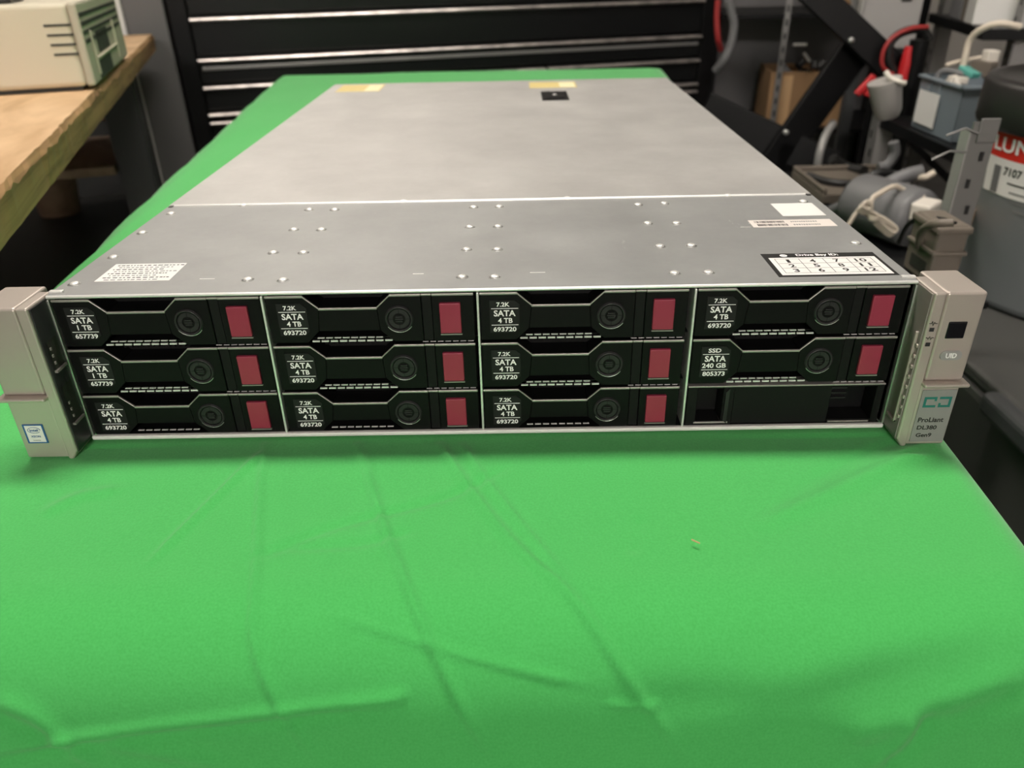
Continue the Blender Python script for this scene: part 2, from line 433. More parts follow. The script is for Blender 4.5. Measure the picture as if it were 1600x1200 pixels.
# rivets
riv = [(222,364),(177,402),(116,444),(267,334),(483,328),(523,328),(459,359),(502,359),(427,395),(474,395),(442,438),(387,437),
       (740,324),(780,323),(734,355),(778,354),(729,390),(777,390),(722,433),(773,433),
       (997,320),(1038,318),(1012,349),(1057,349),(1031,385),(1080,384),(1054,427),(1107,426),
       (380,321),(630,315),(886,310),(1137,306),(1255,315),(1337,380)]
rm = MB('steel', 'ink')
rm.lathe([(.00, -.0002), (.0032, -.0002), (.0034, .00012), (.0029, .00016)], (0, 0, 0), k='steel_dull', n=20)
rm.lathe([(.0029, .0001), (.0025, .0001)], (0, -.0001, 0), k='ink', n=20)
rm.lathe([(.0025, .0001), (.0023, .0006), (.0015, .0010), (.0004, .0011), (0, .0011)], (0, .0004, 0), k='hem', n=20)
r0 = None
for u, v in riv:
    q = P(u, v, z=H)
    if r0 is None: r0 = rm.build('rivet', srv, loc=(q.x, q.y, H)); continue
    c = r0.copy(); COL.objects.link(c); c.parent = srv; c.location = (q.x, q.y, H)
# small corner screws of the lid by each ear
for x in (-.2195, .2195):
    MB('hem').box(x-.0035, x+.0035, .0035, .0062, H-.0002, H+.0012).build('corner_tab', srv, bevel=.0004)
# stickers on the top
def fz(z): return lambda x, yy, k: (x, yy, z)
sz = H+.00018
def rect(m, x0, x1, y0, y1, z, k): m.add([(x0,y0,z),(x1,y0,z),(x1,y1,z),(x0,y1,z)], [(0,1,2,3)], k)
m = MB('paper'); m.box(-.2068, -.1665, .0192, .0455, H, sz)
for i in range(8):
    y = .0435-.0031*i; x = -.2045 + (.002 if i % 2 else 0)
    while x < -.169-.004*(i % 3):
        l = random.uniform(.0008, .0028); rect(m, x, x+l, y-.0014, y-.0002, sz+.00003, 'ink_grey' if i % 2 else 'ink'); x += l+random.uniform(.0005, .0012)
m.build('asset_sticker', srv, label='white printed sticker at the left front of the lid')
m = MB('ink'); m.box(.1548, .2168, .0085, .0432, H, sz)
rect(m, .1572, .2150, .0105, .0365, sz+.00003, 'paper')
gx0, gx1, gy0, gy1 = .1600, .2120, .0135, .0345
for i in range(5): x = gx0+(gx1-gx0)*i/4; rect(m, x-.00015, x+.00015, gy0, gy1, sz+.00006, 'ink')
for i in range(4): y = gy0+(gy1-gy0)*i/3; rect(m, gx0, gx1, y-.00015, y+.00015, sz+.00006, 'ink')
for c in range(4):
    for r in range(3):
        t = str(c*3+r+1); cx = gx0+(gx1-gx0)*(c+.5)/4; cy = gy1-(gy1-gy0)*(r+.5)/3; hw = (.0009 if t == '1' else .0016)*(1 if len(t) == 1 else 1.9)
        m.text(t, cx-hw, cx+hw, cy-.0024, cy+.0024, 0, 'ink', fz(sz+.00006))
m.text('Drive Bay ID:', .1735, .1965, .0378, .0420, 0, 'print', fz(sz+.00005))
m.add([(.1665+.0016*math.cos(a)*1.3, .0398+.0016*math.sin(a)*1.2, sz+.00005) for a in [i*math.pi/8 for i in range(16)]], [tuple(range(16))], 'print')
rect(m, .1652, .1678, .0395, .0399, sz+.00007, 'ink')
m.build('drive_map_sticker', srv, label='black and white Drive Bay ID sticker with a numbered grid')
m = MB('paper'); m.box(.1885, .2158, .1125, .1400, H, sz)
m.build('square_sticker', srv, label='plain white square sticker near the right edge of the lid')
m = MB('paper_warm'); m.box(.1640, .2150, .0905, .1045, H, sz)
for y0, xa, xb in ((.0985, .1670, .1850), (.0925, .1675, .1860)):
    x = xa
    while x < xb: l = random.choice((.0003, .0005, .0008)); rect(m, x, x+l, y0, y0+.004, sz+.00003, 'ink'); x += l+random.choice((.0003, .0005))
    x = .1895
    while x < .206: l = random.uniform(.0006, .0012); rect(m, x, x+l, y0+.0008, y0+.003, sz+.00003, 'ink_grey'); x += l+.0005
m.build('barcode_sticker', srv, label='long narrow barcode sticker')
zr = H+.0004
for (ua, va, ub, vb) in ((531,133.5,597,142.5), (827,129,900,136.5)):
    a = P(ua, va, z=zr); b = P(ub, vb, z=zr); x0 = a.x if a.x < b.x else b.x
    c = P(ub, va, z=zr); d = P(ua, vb, z=zr)
    x0 = (a.x+d.x)/2; x1 = (b.x+c.x)/2; y0 = min(b.y, d.y); y1 = min(max(a.y, c.y), DEEP-.005)
    m = MB('yellow'); m.box(x0, x1, y0, y1, zr, zr+.0002); rect(m, x0+(x1-x0)*.64, x1-.002, y0+.003, y1-.003, zr+.00023, 'yellow_pale')
    rect(m, x0+.001, x1-.001, y0+.0006, y0+.0025, zr+.00025, 'yellow_pale')
    m.build('warning_sticker', srv, label='yellow warning sticker at the rear edge of the lid')
a = P(851, 144, z=zr); b = P(886, 157, z=zr); lx = (a.x+b.x)/2-.001; ly = (a.y+b.y)/2
m = MB('black2'); m.box(lx-.0155, lx+.0155, ly-.030, ly+.030, zr, zr+.0012); m.box(lx-.011, lx+.011, ly-.022, ly+.022, zr+.0012, zr+.002, 'cab_frame')
m.lathe([(.0028, .002), (.0024, .0026), (0, .0026)], (lx, ly, zr), k='steel_dull', n=16)
m.build('lid_latch', srv, bevel=.0005)

# --- drive carriers
COLX = (-.2214, -.1113, -.0010, .1110); CW = .1092
ROWZ = (.0842, .0556, .0273)
for x in (-.11205, -.00115, .11035): MB('hem').box(x-.0006, x+.0006, -.0012, .035, .0022, .0846).build('bay_divider', srv, bevel=.0003)
for z in (.0577, .0292): MB('black2').box(-W+.002, W-.002, .006, .036, z-.0006, z).build('bay_shelf', srv)
def carrier(cx, tz, lines, lab):
    """face origin: upper left corner"""
    hgt = .0268 if tz > .03 else .0250
    zb = -hgt
    bn = zb+.0066
    top = [(.0008, 0), (.0200, 0), (.0276, -.0070), (.0577, -.0070), (.0649, 0), (.1080, 0)]
    X = lambda p: Vector((p.x+cx, p.y, p.z+tz))
    m = MB('black'); m.X = X
    # body in convex pieces so that the face is clean
    m.prism_xz([(.0008, zb), (.0195, zb), (.0262, bn), (.0276, -.0070), (.0200, -.0006), (.0008, -.0006)], 0, .034)
    m.prism_xz([(.0262, bn), (.0585, bn), (.0577, -.0070), (.0276, -.0070)], 0, .034)
    m.prism_xz([(.0585, bn), (.0656, zb), (.0808, zb), (.0808, -.0006), (.0649, -.0006), (.0577, -.0070)], 0, .034)
    m.prism_xz([(.0810, zb), (.0862, zb), (.0862, -.0006), (.0810, -.0006)], .0008, .034, 'black2')
    m.prism_xz([(.0864, zb), (.1080, zb), (.1080, -.0006), (.0864, -.0006)], .0, .034)
    c = m.build('drive_carrier', srv, bevel=.0003, seg=1, label=lab)
    # silver painted upper edge
    def strip(poly, w_=.0011):
        s_ = MB('trim'); s_.X = X; n = len(poly)
        for (xa, za), (xb, zb2) in zip(poly, poly[1:]):
            e = Vector((xb-xa, zb2-za)).normalized(); nn = Vector((-e.y, e.x))*(w_/2)
            s_.prism_xz([(xa-nn.x*0-e.x*.0002, za-nn.y*2-.00), (xb+e.x*.0002, zb2-nn.y*2), (xb+e.x*.0002, zb2+.0002), (xa-e.x*.0002, za+.0002)], -.0006, .0006)
        return s_.build('trim_strip', c, bevel=.0003, seg=2)
    strip(top[:5]+[(.0806, 0)]); strip([(.0811, 0), (.0861, 0)], .0009); strip([(.0866, 0), (.1078, 0)])
    # lettered plate
    s_ = MB('blacklab'); s_.X = X
    s_.prism_xz([(.0058, -.0225), (.0185, -.0225), (.0213, -.0202), (.0213, -.0068), (.0185, -.0042), (.0058, -.0042)], -.0003, .001)
    y = -.00036
    ln = [(lines[0], .0094, .0162, -.0078, -.0053), (lines[1], .0079, .0192, -.0132, -.0097), (lines[2], .0100 if len(lines[2]) < 5 else .0068, .0176 if len(lines[2]) < 5 else .0196, -.0170, -.0141), (lines[3], .0075, .0195, -.0219, -.0192)]
    for t, x0, x1, z0, z1 in ln: s_.text(t, x0, x1, z0, z1, y, 'print')
    for z in (-.0088, -.0181): s_.add([(.0066, y, z-.00018), (.0206, y, z-.00018), (.0206, y, z+.00018), (.0066, y, z+.00018)], [(0,1,2,3)], 'print')
    s_.build('spec_plate', c)
    # round activity ring
    s_ = MB('ring'); s_.X = X; cc = (.0689, 0, -.0137); pr = .0072
    s_.lathe([(pr, .0010), (pr, -.0009), (pr-.0006, -.0012), (pr-.0011, -.0008), (pr-.0012, .0002)], cc, 'y', 40)
    s_.lathe([(.0055, .0003), (.0055, -.0004), (.0033, -.0004), (.0033, .0003)], cc, 'y', 40, smooth=False)
    for a in range(4):
        an = a*math.pi/2; s_.add([(cc[0]+r*math.cos(an)+q*math.sin(an), -.00046, cc[2]+r*math.sin(an)-q*math.cos(an)) for r, q in ((.0033,-.00015),(.0055,-.00015),(.0055,.00015),(.0033,.00015))], [(0,1,2,3)], 'cab_frame')
    for z in (-.0012, 0, .0012): s_.box(cc[0]-.0021+abs(z)*.3, cc[0]+.0021-abs(z)*.3, -.0006, .001, cc[2]+z-.0004, cc[2]+z+.0004)
    s_.lathe([(pr+.0003, .0003), (pr+.0003, -.0003), (pr, -.0003)], cc, 'y', 40, k='blacklab')
    s_.build('activity_ring', c)
    # thin bright rim along the lower half of the ring
    s_ = MB('steel'); s_.X = X
    s_.tube([(cc[0]+(pr+.0003)*math.cos(a), -.0004, cc[2]+(pr+.0003)*math.sin(a)) for a in [math.radians(215+110*i/16) for i in range(17)]], .00022, n=6)
    s_.build('ring_rim', c)
    # maroon release button with bright sill
    s_ = MB('maroon'); s_.X = X; s_.box(.0902, .1012, -.0017, .003, -.0219, -.0048)
    s_.build('release_button', c, bevel=.0006, seg=3, label='maroon release button')
    s_ = MB('trim'); s_.X = X; s_.box(.0901, .1014, -.0013, .003, -.0229, -.0224); s_.build('button_sill', c)
    # vent grille below / behind the lower notch, between the rows
    s_ = MB('vent'); s_.X = X
    if tz > .03:
        for k, (za, xa, xb, hh) in enumerate(((-.0247, .0245, .0600, .0005), (-.0266, .0215, .0650, .0008))):
            n = 8 if k == 0 else 9; st = (xb-xa)/n
            for i in range(n): s_.box(xa+i*st, xa+i*st+st*.80, .0012, .0021, za-hh/2, za+hh/2)
        for i in range(7): s_.box(.0800+i*.0040, .0800+i*.0040+.0030, .0012, .0018, -.0279, -.0276)
    else:
        for i in range(8): s_.box(.0245+i*.0045, .0245+i*.0045+.0034, .0014, .0024, -.0240, -.0236)
    s_.build('vent_grille', c)
    s_ = MB('black2'); s_.X = X
    for i in range(12): s_.box(.0255+i*.0029, .0255+i*.0029+.0017, .010, .014, -.0040, -.0012)
    s_.box(.024, .062, .0135, .016, -.0068, -.0004)
    s_.build('handle_recess', c)
    return c
T1 = ('7.2K', 'SATA', '1 TB', '657739'); T4 = ('7.2K', 'SATA', '4 TB', '693720'); TS = ('SSD', 'SATA', '240 GB', '805373')
place = {(0,0): T1, (0,1): T1, (0,2): T4, (3,0): T4, (3,1): TS}
nth = ('first', 'second', 'third', 'fourth'); rw = ('top', 'middle', 'bottom')
for ci in range(4):
    for ri in range(3):
        if (ci, ri) == (3, 2): continue
        t = place.get((ci, ri), T4)
        carrier(COLX[ci], ROWZ[ri], t, 'black drive carrier marked %s, %s row of the %s column' % (t[2], rw[ri], nth[ci]))
# blank filler, bottom right
X = lambda p: Vector((p.x+COLX[3], p.y, p.z+ROWZ[2]))
m = MB('black2'); m.X = X
m.box(.0008, .0065, 0, .03, -.025, -.0006).box(.0205, .0265, 0, .03, -.025, -.0006).box(.0265, .0800, .0008, .03, -.025, -.0006)
m.box(.1040, .1080, 0, .03, -.025, -.0006).box(.0065, .0205, 0, .03, -.025, -.0225).box(.0800, .1040, 0, .03, -.025, -.0228)
m.box(.0065, .0205, .012, .03, -.0225, -.0006).box(.0800, .1040, .013, .03, -.0228, -.0006, 'cab_frame')
m.box(.0065, .0205, .0, .03, -.0020, -.0006).box(.0800, .1040, 0, .03, -.0020, -.0006)
c = m.build('bay_blank', srv, bevel=.0004, seg=1, label='black blank filler in the empty bottom right bay')
m = MB('trim'); m.X = X
m.box(.0008, .1080, -.0005, .01, -.0008, .0001).box(.0055, .0245, -.0006, .006, -.0238, -.0228).box(.0805, .1030, -.0006, .006, -.0242, -.0234)
m.build('trim_strip', c, bevel=.0002)
m = MB('ring'); m.X = X
for i in range(4): m.box(.0815, .0925, .010, .013, -.0055-i*.0032, -.0047-i*.0032)
m.build('blank_vent', c)
m = MB('ring'); m.X = X
m.prism_xz([(.0215, -.0215), (.0235, -.0235), (.0235, -.0015), (.0215, -.0035)], -.0012, 0)
m.build('blank_latch', c)

# --- ears
def ear(sg):
    """sg=+1 right, -1 left; geometry given for the right and mirrored"""
    def X(p): return Vector((p.x*sg, p.y, p.z))
    def mk(k): m = MB(k); m.X = X; return m
    def done(m, *a, **kw):
        if sg < 0: m.f = [f[::-1] for f in m.f]
        return m.build(*a, **kw)
    FY = -.0165; xo = .2492 if sg > 0 else .2515
    m = mk('ear')
    m.box(.2295, xo, FY, .014, .0375, .0868)
    m.box(.2300, xo-.002, FY+.003, .012, .002, .0375)
    e = done(m, 'rack_ear', srv, bevel=.0013, seg=3, label='silver rack ear at the %s end, with %s' % (('right', 'power button and model badge') if sg > 0 else ('left', 'small blue and white sticker')))
    m = mk('ear')
    m.prism_xz([(.2232, .0020), (.2262, -.0030), (.2290, -.0030), (.2292, 0), (.2292, .0868), (.2232, .0868)], FY-.0004, .006)
    done(m, 'inner_post', e, bevel=.001, seg=3)
    # inner face
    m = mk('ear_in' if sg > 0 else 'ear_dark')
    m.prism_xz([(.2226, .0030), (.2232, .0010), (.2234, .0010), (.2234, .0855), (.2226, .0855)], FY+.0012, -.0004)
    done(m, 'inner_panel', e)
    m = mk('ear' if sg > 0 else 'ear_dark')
    if sg > 0:
        m.box(.2212, .2228, -.0125, -.0112, .010, .064); m.box(.2212, .2228, -.0125, -.003, .010, .0115)
        for i in range(8): m.box(.2218, .2230, -.0150, -.0136, .014+i*.006, .016+i*.006)
        done(m, 'inner_bracket', e, bevel=.0003)
    else:
        m.box(.2226, .2229, -.001, -.001, .03, .031)
        for z0, z1 in ((.050, .066), (.018, .040)):
            m.add([(.2222, -.0035, z0), (.2222, -.0125, z0), (.2222, -.0125, z1), (.2222, -.0035, z1)], [(0,1,2,3)], 'vent_dark')
            m.box(.2210, .2227, -.0130, -.0030, z0-.0012, z0, 'ear_in')
            for i in range(3): m.box(.2216, .2227, -.0115, -.0105, z0+.003+i*.004, z0+.0045+i*.004, 'ear_in')
        done(m, 'port_recess', e)
    # latch: lower flap with a curled lip
    m = mk('ear')
    xl = .2487 if sg > 0 else .2510
    m.box(.2283, xl, FY-.0004, FY+.006, -.0015, .0352)
    m.box(.2283, xl+.0030, FY-.0042, FY+.004, .0352, .0374)
    l = done(m, 'release_latch', e, bevel=.0009, seg=3)
    yq = FY-.0004-.0002
    if sg > 0:
        b = MB('badge')
        b.prism_xz([(.2300,.0005),(.2478,.0005),(.2478,.0325),(.2300,.0325)], yq-.0003, yq+.0005)
        y = yq-.00036
        for xa, xb in ((.2318, .2385), (.2398, .2462)):
            lft = xa < .235
            for q in ((xa, xb, .0270, .0284), (xa, xb, .0220, .0234), (xa, xa+.0014, .0234, .0270) if lft else (xb-.0014, xb, .0234, .0270)):
                b.add([(q[0], y, q[2]), (q[1], y, q[2]), (q[1], y, q[3]), (q[0], y, q[3])], [(0,1,2,3)], 'teal')
            # inner ends of the bracket
            q = (xb-.0012, xb, .0258, .0270) if lft else (xa, xa+.0012, .0234, .0246)
            b.add([(q[0], y, q[2]), (q[1], y, q[2]), (q[1], y, q[3]), (q[0], y, q[3])], [(0,1,2,3)], 'teal')
        b.text('ProLiant', .2315, .2450, .0128, .0158, y, 'ink'); b.text('DL380', .2320, .2425, .0082, .0108, y, 'ink'); b.text('Gen9', .2325, .2408, .0034, .0060, y, 'ink')
        b.build('model_badge', e, label='grey badge lettered ProLiant DL380 Gen9')
        yf = FY-.0002
        b = MB('glass_black'); b.prism_xz([(.2338,.0618),(.2432,.0618),(.2432,.0712),(.2338,.0712)], yf-.0002, yf+.001); b.build('power_button', e, bevel=.0009, seg=3, label='black square power button')
        b = MB('steel_dull'); n = 12
        pill = [(.2425+.0022*math.cos(a), .0525+.0026*math.sin(a)) for a in [math.radians(-90+180*i/n) for i in range(n+1)]] + [(.2360+.0022*math.cos(a), .0525+.0026*math.sin(a)) for a in [math.radians(90+180*i/n) for i in range(n+1)]]
        b.prism_xz(pill, yf-.0006, yf+.001); b.text('UID', .2365, .2420, .0511, .0539, yf-.00066, 'print')
        b.build('uid_button', e, label='small oval button lettered UID')
        for z, wv in ((.0672, 0), (.0590, 1)):
            b = MB('ear_dark'); yy = FY-.0006
            b.box(.2248, .2270, yy-.0002, yy+.0004, z-.0010, z+.0010)
            pts = [(-.0020, 0), (-.0010, 0), (-.0006, .0012), (0, -.0012), (.0005, .0008), (.0009, 0), (.0020, 0)] if not wv else [(-.0020, .0004), (-.0012, .0004), (-.0007, -.0006), (0, .0010), (.0007, -.0006), (.0012, .0004), (.0020, .0004)]
            b.tube([(.2259+px, yy-.0001, z+.0034+pz) for px, pz in pts], .00018, 'ink', 5)
            b.build('status_lamp', e)
    else:
        b = MB('blue'); y = yq
        b.box(-.2475, -.2365, y-.0003, y+.0004, .0082, .0200); b.add([(-.2465,y-.00035,.0090),(-.2373,y-.00035,.0090),(-.2373,y-.00035,.0194),(-.2465,y-.00035,.0194)], [(0,1,2,3)], 'paper')
        y -= .0004
        b.tube([(-.2419+.0034*math.cos(a), y, .0165+.0018*math.sin(a)) for a in [2*math.pi*i/20 for i in range(19)]], .00014, 'blue', 5)
        b.text('intel', -.2442, -.2398, .0157, .0174, y-.0001, 'blue'); b.text('XEON', -.2446, -.2394, .0120, .0133, y-.0001, 'blue'); b.text('inside', -.2440, -.2400, .0099, .0106, y-.0001, 'ink_grey')
        b.build('processor_sticker', e, label='small white sticker with a blue edge')
    return e
ear(1); ear(-1)

# ------------------------------------------------------------------ black tool chest behind the table
A = P(258, 0, y=1.8); fx, fy = A.x, 1.8
ang = math.atan2(.382, 1.388)
ch = empty('tool_chest', (fx, fy, 0), ang)
tag(ch, 'wide black tool chest with aluminium drawer pulls behind the table', 'tool chest')
CWD = 1.55; CH = TZ+.33
m = MB('cab_frame'); m.box(0, CWD, .02, .52, .12, CH); m.box(0, .045, 0, .02, .12, CH); m.box(CWD-.045, CWD, 0, .02, .12, CH); m.box(0, CWD, -.005, .52, CH, CH+.03)
m.build('cabinet_body', ch, bevel=.003)
zA, zB, zC, zD, zE = [P(u, v, y=1.8).z for u, v in ((285,33),(303,97),(315,140),(327,182),(327,195))]
def drawer(x0, x1, z0, z1, pull=True):
    d = MB('cab_black').box(x0+.003, x1-.003, .002, .03, z0+.004, z1-.004).build('drawer', ch, bevel=.003)
    if pull:
        p_ = MB('alu'); p_.prism_xz([(0,0),(0,0),(0,0)], 0, 0) if 0 else None
        L = x1-x0
        # curled pull: quarter-round strip at the top of the drawer
        prof = [(.004, z1-.004), (-.012, z1-.005), (-.014, z1-.009), (-.012, z1-.013), (-.004, z1-.014), (.004, z1-.014)]
        n = len(prof)
        p_.add([(x0+.004, a, b) for a, b in prof] + [(x1-.004, a, b) for a, b in prof], [(i, (i+1) % n, n+(i+1) % n, n+i) for i in range(n)] + [tuple(range(n-1,-1,-1)), tuple(range(n, 2*n))])
        p_.build('drawer_pull', d)
x0, x1 = .045, CWD-.045
drawer(x0, x1, zA+.010, CH-.01)
drawer(x0, x1, zB+.010, zA+.010); 
drawer(x0, x1, zC+.010, zB+.010)
MB('galv').box(x0+.01, x1-.01, -.004, .003, zB-.024, zB-.014).build('pull_reflection', ch, bevel=.002)  # added dull strip imitating the pull's dim reflection on the drawer face
xm = .045+1.46*.66
drawer(x0, xm, zD+.010, zC+.010-.0); drawer(xm, x1, zD+.010, zC+.010)
drawer(x0, x1, zE+.010, zD+.010); drawer(x0, x1, .30, zE+.010); drawer(x0, x1, .14, .30)
for x in (.1, CWD-.1):
    for y in (.08, .44): 
        MB('rubber').lathe([(0, -.02), (.05, -.02), (.055, 0), (.05, .02), (0, .02)], (x, y, .0555), 'y', 20).build('caster', ch)
        MB('cab_frame').box(x-.03, x+.03, y-.03, y+.03, .10, .12).build('caster_plate', ch)

# grey locker beside it
g = empty('steel_locker', (fx-.105*math.cos(ang), 1.80-.105*math.sin(ang), 0), ang); tag(g, 'narrow grey steel locker left of the black tool chest', 'locker')
MB('grey_panel').box(0, .098, 0, .42, 0, TZ+.55).build('locker_body', g, bevel=.004)
MB('pale_edge').box(-.024, 0, -.012, .03, 0, TZ+.55).build('door_edge', g, bevel=.004)
r = empty('shelf_post', (fx-.21, 1.95, 0)); tag(r, 'dark grey upright post seen behind the beige computer', 'post')
MB('grey_panel').box(0, .03, 0, .03, 0, TZ+.5).build('post', r)
o = MB('leg_grey').box(0, .5, 0, .012, 0, TZ+.5).build('back_panel', r, loc=(-.47, .06, 0))

# ------------------------------------------------------------------ plywood bench on the left
BH = .08
A = P(239, 53, z=BH); B = P(0, 294, z=BH)
e1 = Vector((B.x-A.x, B.y-A.y, 0)).normalized(); ba = math.atan2(e1.y, e1.x)     # local +x runs towards the viewer, +y to the right
bn = empty('workbench', (A.x, A.y, 0), ba); tag(bn, 'plywood workbench with rough edge, holding the beige computer', 'workbench')
zt = TZ+BH
ty = -.0                     # bench extends to local -y (left)
TH = .036
m = MB('ply', 'ply_edge')
n = 120; L0, L1 = 0, 1.75
top = []; bot = []
for i in range(n+1):
    x = L0+(L1-L0)*i/n; j = .0008*math.sin(i*.5)+random.uniform(-.0012, .0012)
    top.append((x, j*.9-.003, zt)); bot.append((x, j*.3, zt-TH))
mid = [(x, y+.004+random.uniform(-.001, .001), zt-.006+random.uniform(-.003,.002)) for x, y, z in top]
vs = top+mid+bot+[(x, -.75, zt) for x, y, z in top]+[(x, -.75, zt-TH) for x, y, z in top]; N = n+1
for i in range(n):
    pass
m.add(vs, [(i+1, i, 3*N+i, 3*N+i+1) for i in range(n)][::1], 'ply')
m.add(vs, [(i, i+1, N+i+1, N+i) for i in range(n)] + [(N+i, N+i+1, 2*N+i+1, 2*N+i) for i in range(n)], 'ply_edge')
m.add(vs, [(2*N+i, 2*N+i+1, 4*N+i+1, 4*N+i) for i in range(n)] + [(0, N, 2*N, 4*N, 3*N), (N-1, 4*N-1, 5*N-1, 3*N-1, 2*N-1)], 'ply_edge')
m.build('benchtop', bn)
def bl(u, v, z):
    q = P(u, v, z=z)-Vector((A.x, A.y, 0)); c, s_ = math.cos(-ba), math.sin(-ba)
    return q.x*c-q.y*s_, q.x*s_+q.y*c
MB('leg_grey').box(.30, .37, -.10, -.03, 0, zt-TH).build('leg', bn, bevel=.003)
MB('cab_frame').box(.22, .30, -.075, -.035, 0, zt-TH).build('leg', bn)
for x, y in ((.30, -.70), (1.64, -.70), (1.64, -.10)): MB('leg_grey').box(x, x+.07, y, y+.07, 0, zt-TH).build('leg', bn, bevel=.003)
for zz, xa_, xb_, kk in ((TZ-.170, .0, .38, 'board'), (TZ-.085, .0, .20, 'board'), (TZ-.32, .0, .9, 'leg_grey')): MB(kk).box(xa_, xb_, -.70, -.105, zz, zz+.018).build('shelf_board', bn)
for zz, x in ((0, 0),): MB('board').box(.1, 1.6, -.72, -.12, .14, .16).build('shelf_board', bn)
# stuff under the bench
def loc_on(par_loc, rz, x, y): 
    c, s_ = math.cos(rz), math.sin(rz); return (par_loc[0]+x*c-y*s_, par_loc[1]+x*s_+y*c)
def crate(name, k, x, y, sx, sy, z, h, rz, lab, cat, lid=False):
    px, py = loc_on((A.x, A.y), ba, x, y)
    e = empty(name, (px, py, z), ba+rz); tag(e, lab, cat)
    m = MB(k); t = .006
    m.box(-sx/2, sx/2, -sy/2, sy/2, 0, t); m.box(-sx/2, -sx/2+t, -sy/2, sy/2, t, h); m.box(sx/2-t, sx/2, -sy/2, sy/2, t, h)
    m.box(-sx/2+t, sx/2-t, -sy/2, -sy/2+t, t, h); m.box(-sx/2+t, sx/2-t, sy/2-t, sy/2, t, h)
    m.build('box_walls', e)
    m = MB(k)
    if lid: m.box(-sx/2, sx/2, -sy/2, 0-.002, h, h+.004); m.box(-sx/2, sx/2, .002, sy/2, h, h+.004)
    else:
        m.add([(-sx/2, -sy/2, h), (sx/2, -sy/2, h), (sx/2, -sy/2-.08, h-.02), (-sx/2, -sy/2-.08, h-.02)], [(0,1,2,3)])
        m.add([(-sx/2, sy/2, h), (sx/2, sy/2, h), (sx/2, sy/2+.07, h+.03), (-sx/2, sy/2+.07, h+.03)], [(0,3,2,1)])
    m.build('flap', e)
    return e
crate('cardboard_box', 'board', 1.00, -.36, .34, .30, .16, .28, .1, 'dim brown cardboard box on the low shelf under the workbench', 'box', True)
crate('cardboard_box', 'card', 1.40, -.33, .30, .28, .16, .20, -.1, 'cardboard box at the near end under the workbench', 'box', True)
px, py = loc_on((A.x, A.y), ba, .14, -.29)
o = MB('board').lathe([(0, 0), (.045, 0), (.06, .11), (.055, .11), (.043, .006), (0, .006)], (0, 0, 0)).build('round_tub', loc=(px, py, TZ-.3015)); tag(o, 'small brown tub on the board under the workbench', 'tub')

# beige computer on the bench
zc = BH; q = P(153, 141, z=zc)
cp = empty('desktop_computer', (q.x, q.y, zt), ba-math.pi/2)
# local: +y away from the viewer... rotate so that local x points left->right face normal
tag(cp, 'beige desktop computer lying on the plywood workbench', 'computer')
# local frame: bench local x (towards viewer) = -local y here ; right = +x
def hz(u, v, x, y):
    # height above bench for the vertical through (x, y)
    d = RM @ Vector(((u-800)/FPX, -(v-600)/FPX, -1)); t = math.hypot(x-CAM.x, y-CAM.y)/math.hypot(d.x, d.y); return (CAM+d*t).z-zt
ch_ = hz(113, 4, q.x, q.y)
cp.rotation_euler.z = ba + math.pi/2         # local x = right (towards table), local y = away... set below
# with this rotation local +y = -(bench x rotated)...
HC = max(.1, min(.3, ch_))
# e1 = towards viewer = local -y ; right = local +x
cp.rotation_euler.z = math.atan2(-e1.y, -e1.x) - math.pi/2
DC = .42; WC = .36
m = MB('beige')
m.box(-WC, -.012, 0, DC, .006, HC)
m.build('case', cp, bevel=.006, seg=3)
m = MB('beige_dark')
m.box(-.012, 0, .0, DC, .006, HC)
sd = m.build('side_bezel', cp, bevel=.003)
m = MB('vent_dark')
for i in range(4): m.box(-.001, .0008, .004, DC*.94, HC-.018-i*.011, HC-.013-i*.011)
m.box(-.001, .0008, .10, .22, HC*.36, HC*.62)
m.box(-.001, .0008, .06, .20, HC*.08, HC*.28)
m.build('side_vents', sd)
m = MB('beige')
m.box(0, .003, .05, .30, HC*.31, HC*.34); m.box(0, .003, .05, .056, .015, HC*.66); m.box(0, .003, .29, .296, .015, HC*.66)
m.build('vent_frame', sd, bevel=.001)
m = MB('vent_dark')
for i in range(4): m.box(-.045+i*.001, -.012, -.0006, .001, HC-.028-i*.012, HC-.025-i*.012)
m.box(-WC+.01, -.02, .01, DC-.01, 0, .006); m.build('vent_slots', cp)
q2 = P(14, 6, z=BH+HC)
o = MB('rubber').box(-.10, 0, 0, .08, 0, .03).build('small_adapter', loc=(q2.x+.003, q2.y, TZ+BH+HC+.0005), bevel=.003, rz=.3); tag(o, 'small black block on top of the beige computer', 'adapter')

# ------------------------------------------------------------------ right-hand side: bucket, totes, racks and clutter
def beam(m, a, b, w_, t_, k=None, up=(0, 0, 1)):
    """rectangular bar from a to b, w_ wide, t_ thick"""
    a, b = Vector(a), Vector(b); d = (b-a).normalized(); s_ = d.cross(Vector(up)).normalized(); n_ = s_.cross(d)
    vs = [tuple(p+s_*sx*w_/2+n_*sn*t_/2) for p in (a, b) for sx, sn in ((-1,-1),(1,-1),(1,1),(-1,1))]
    return m.add(vs, [(3,2,1,0),(4,5,6,7),(0,1,5,4),(1,2,6,5),(2,3,7,6),(3,0,4,7)], k)
def one(m, name, lab, cat, bevel=0, group=None, **kw):
    """a thing that is a single mesh: origin moved to its base centre"""
    vs = m.v; cx = (min(v[0] for v in vs)+max(v[0] for v in vs))/2; cy = (min(v[1] for v in vs)+max(v[1] for v in vs))/2; cz = min(v[2] for v in vs)
    m.v = [(x-cx, y-cy, z-cz) for x, y, z in vs]
    return tag(m.build(name, loc=(cx, cy, cz), bevel=bevel, **kw), lab, cat, group)
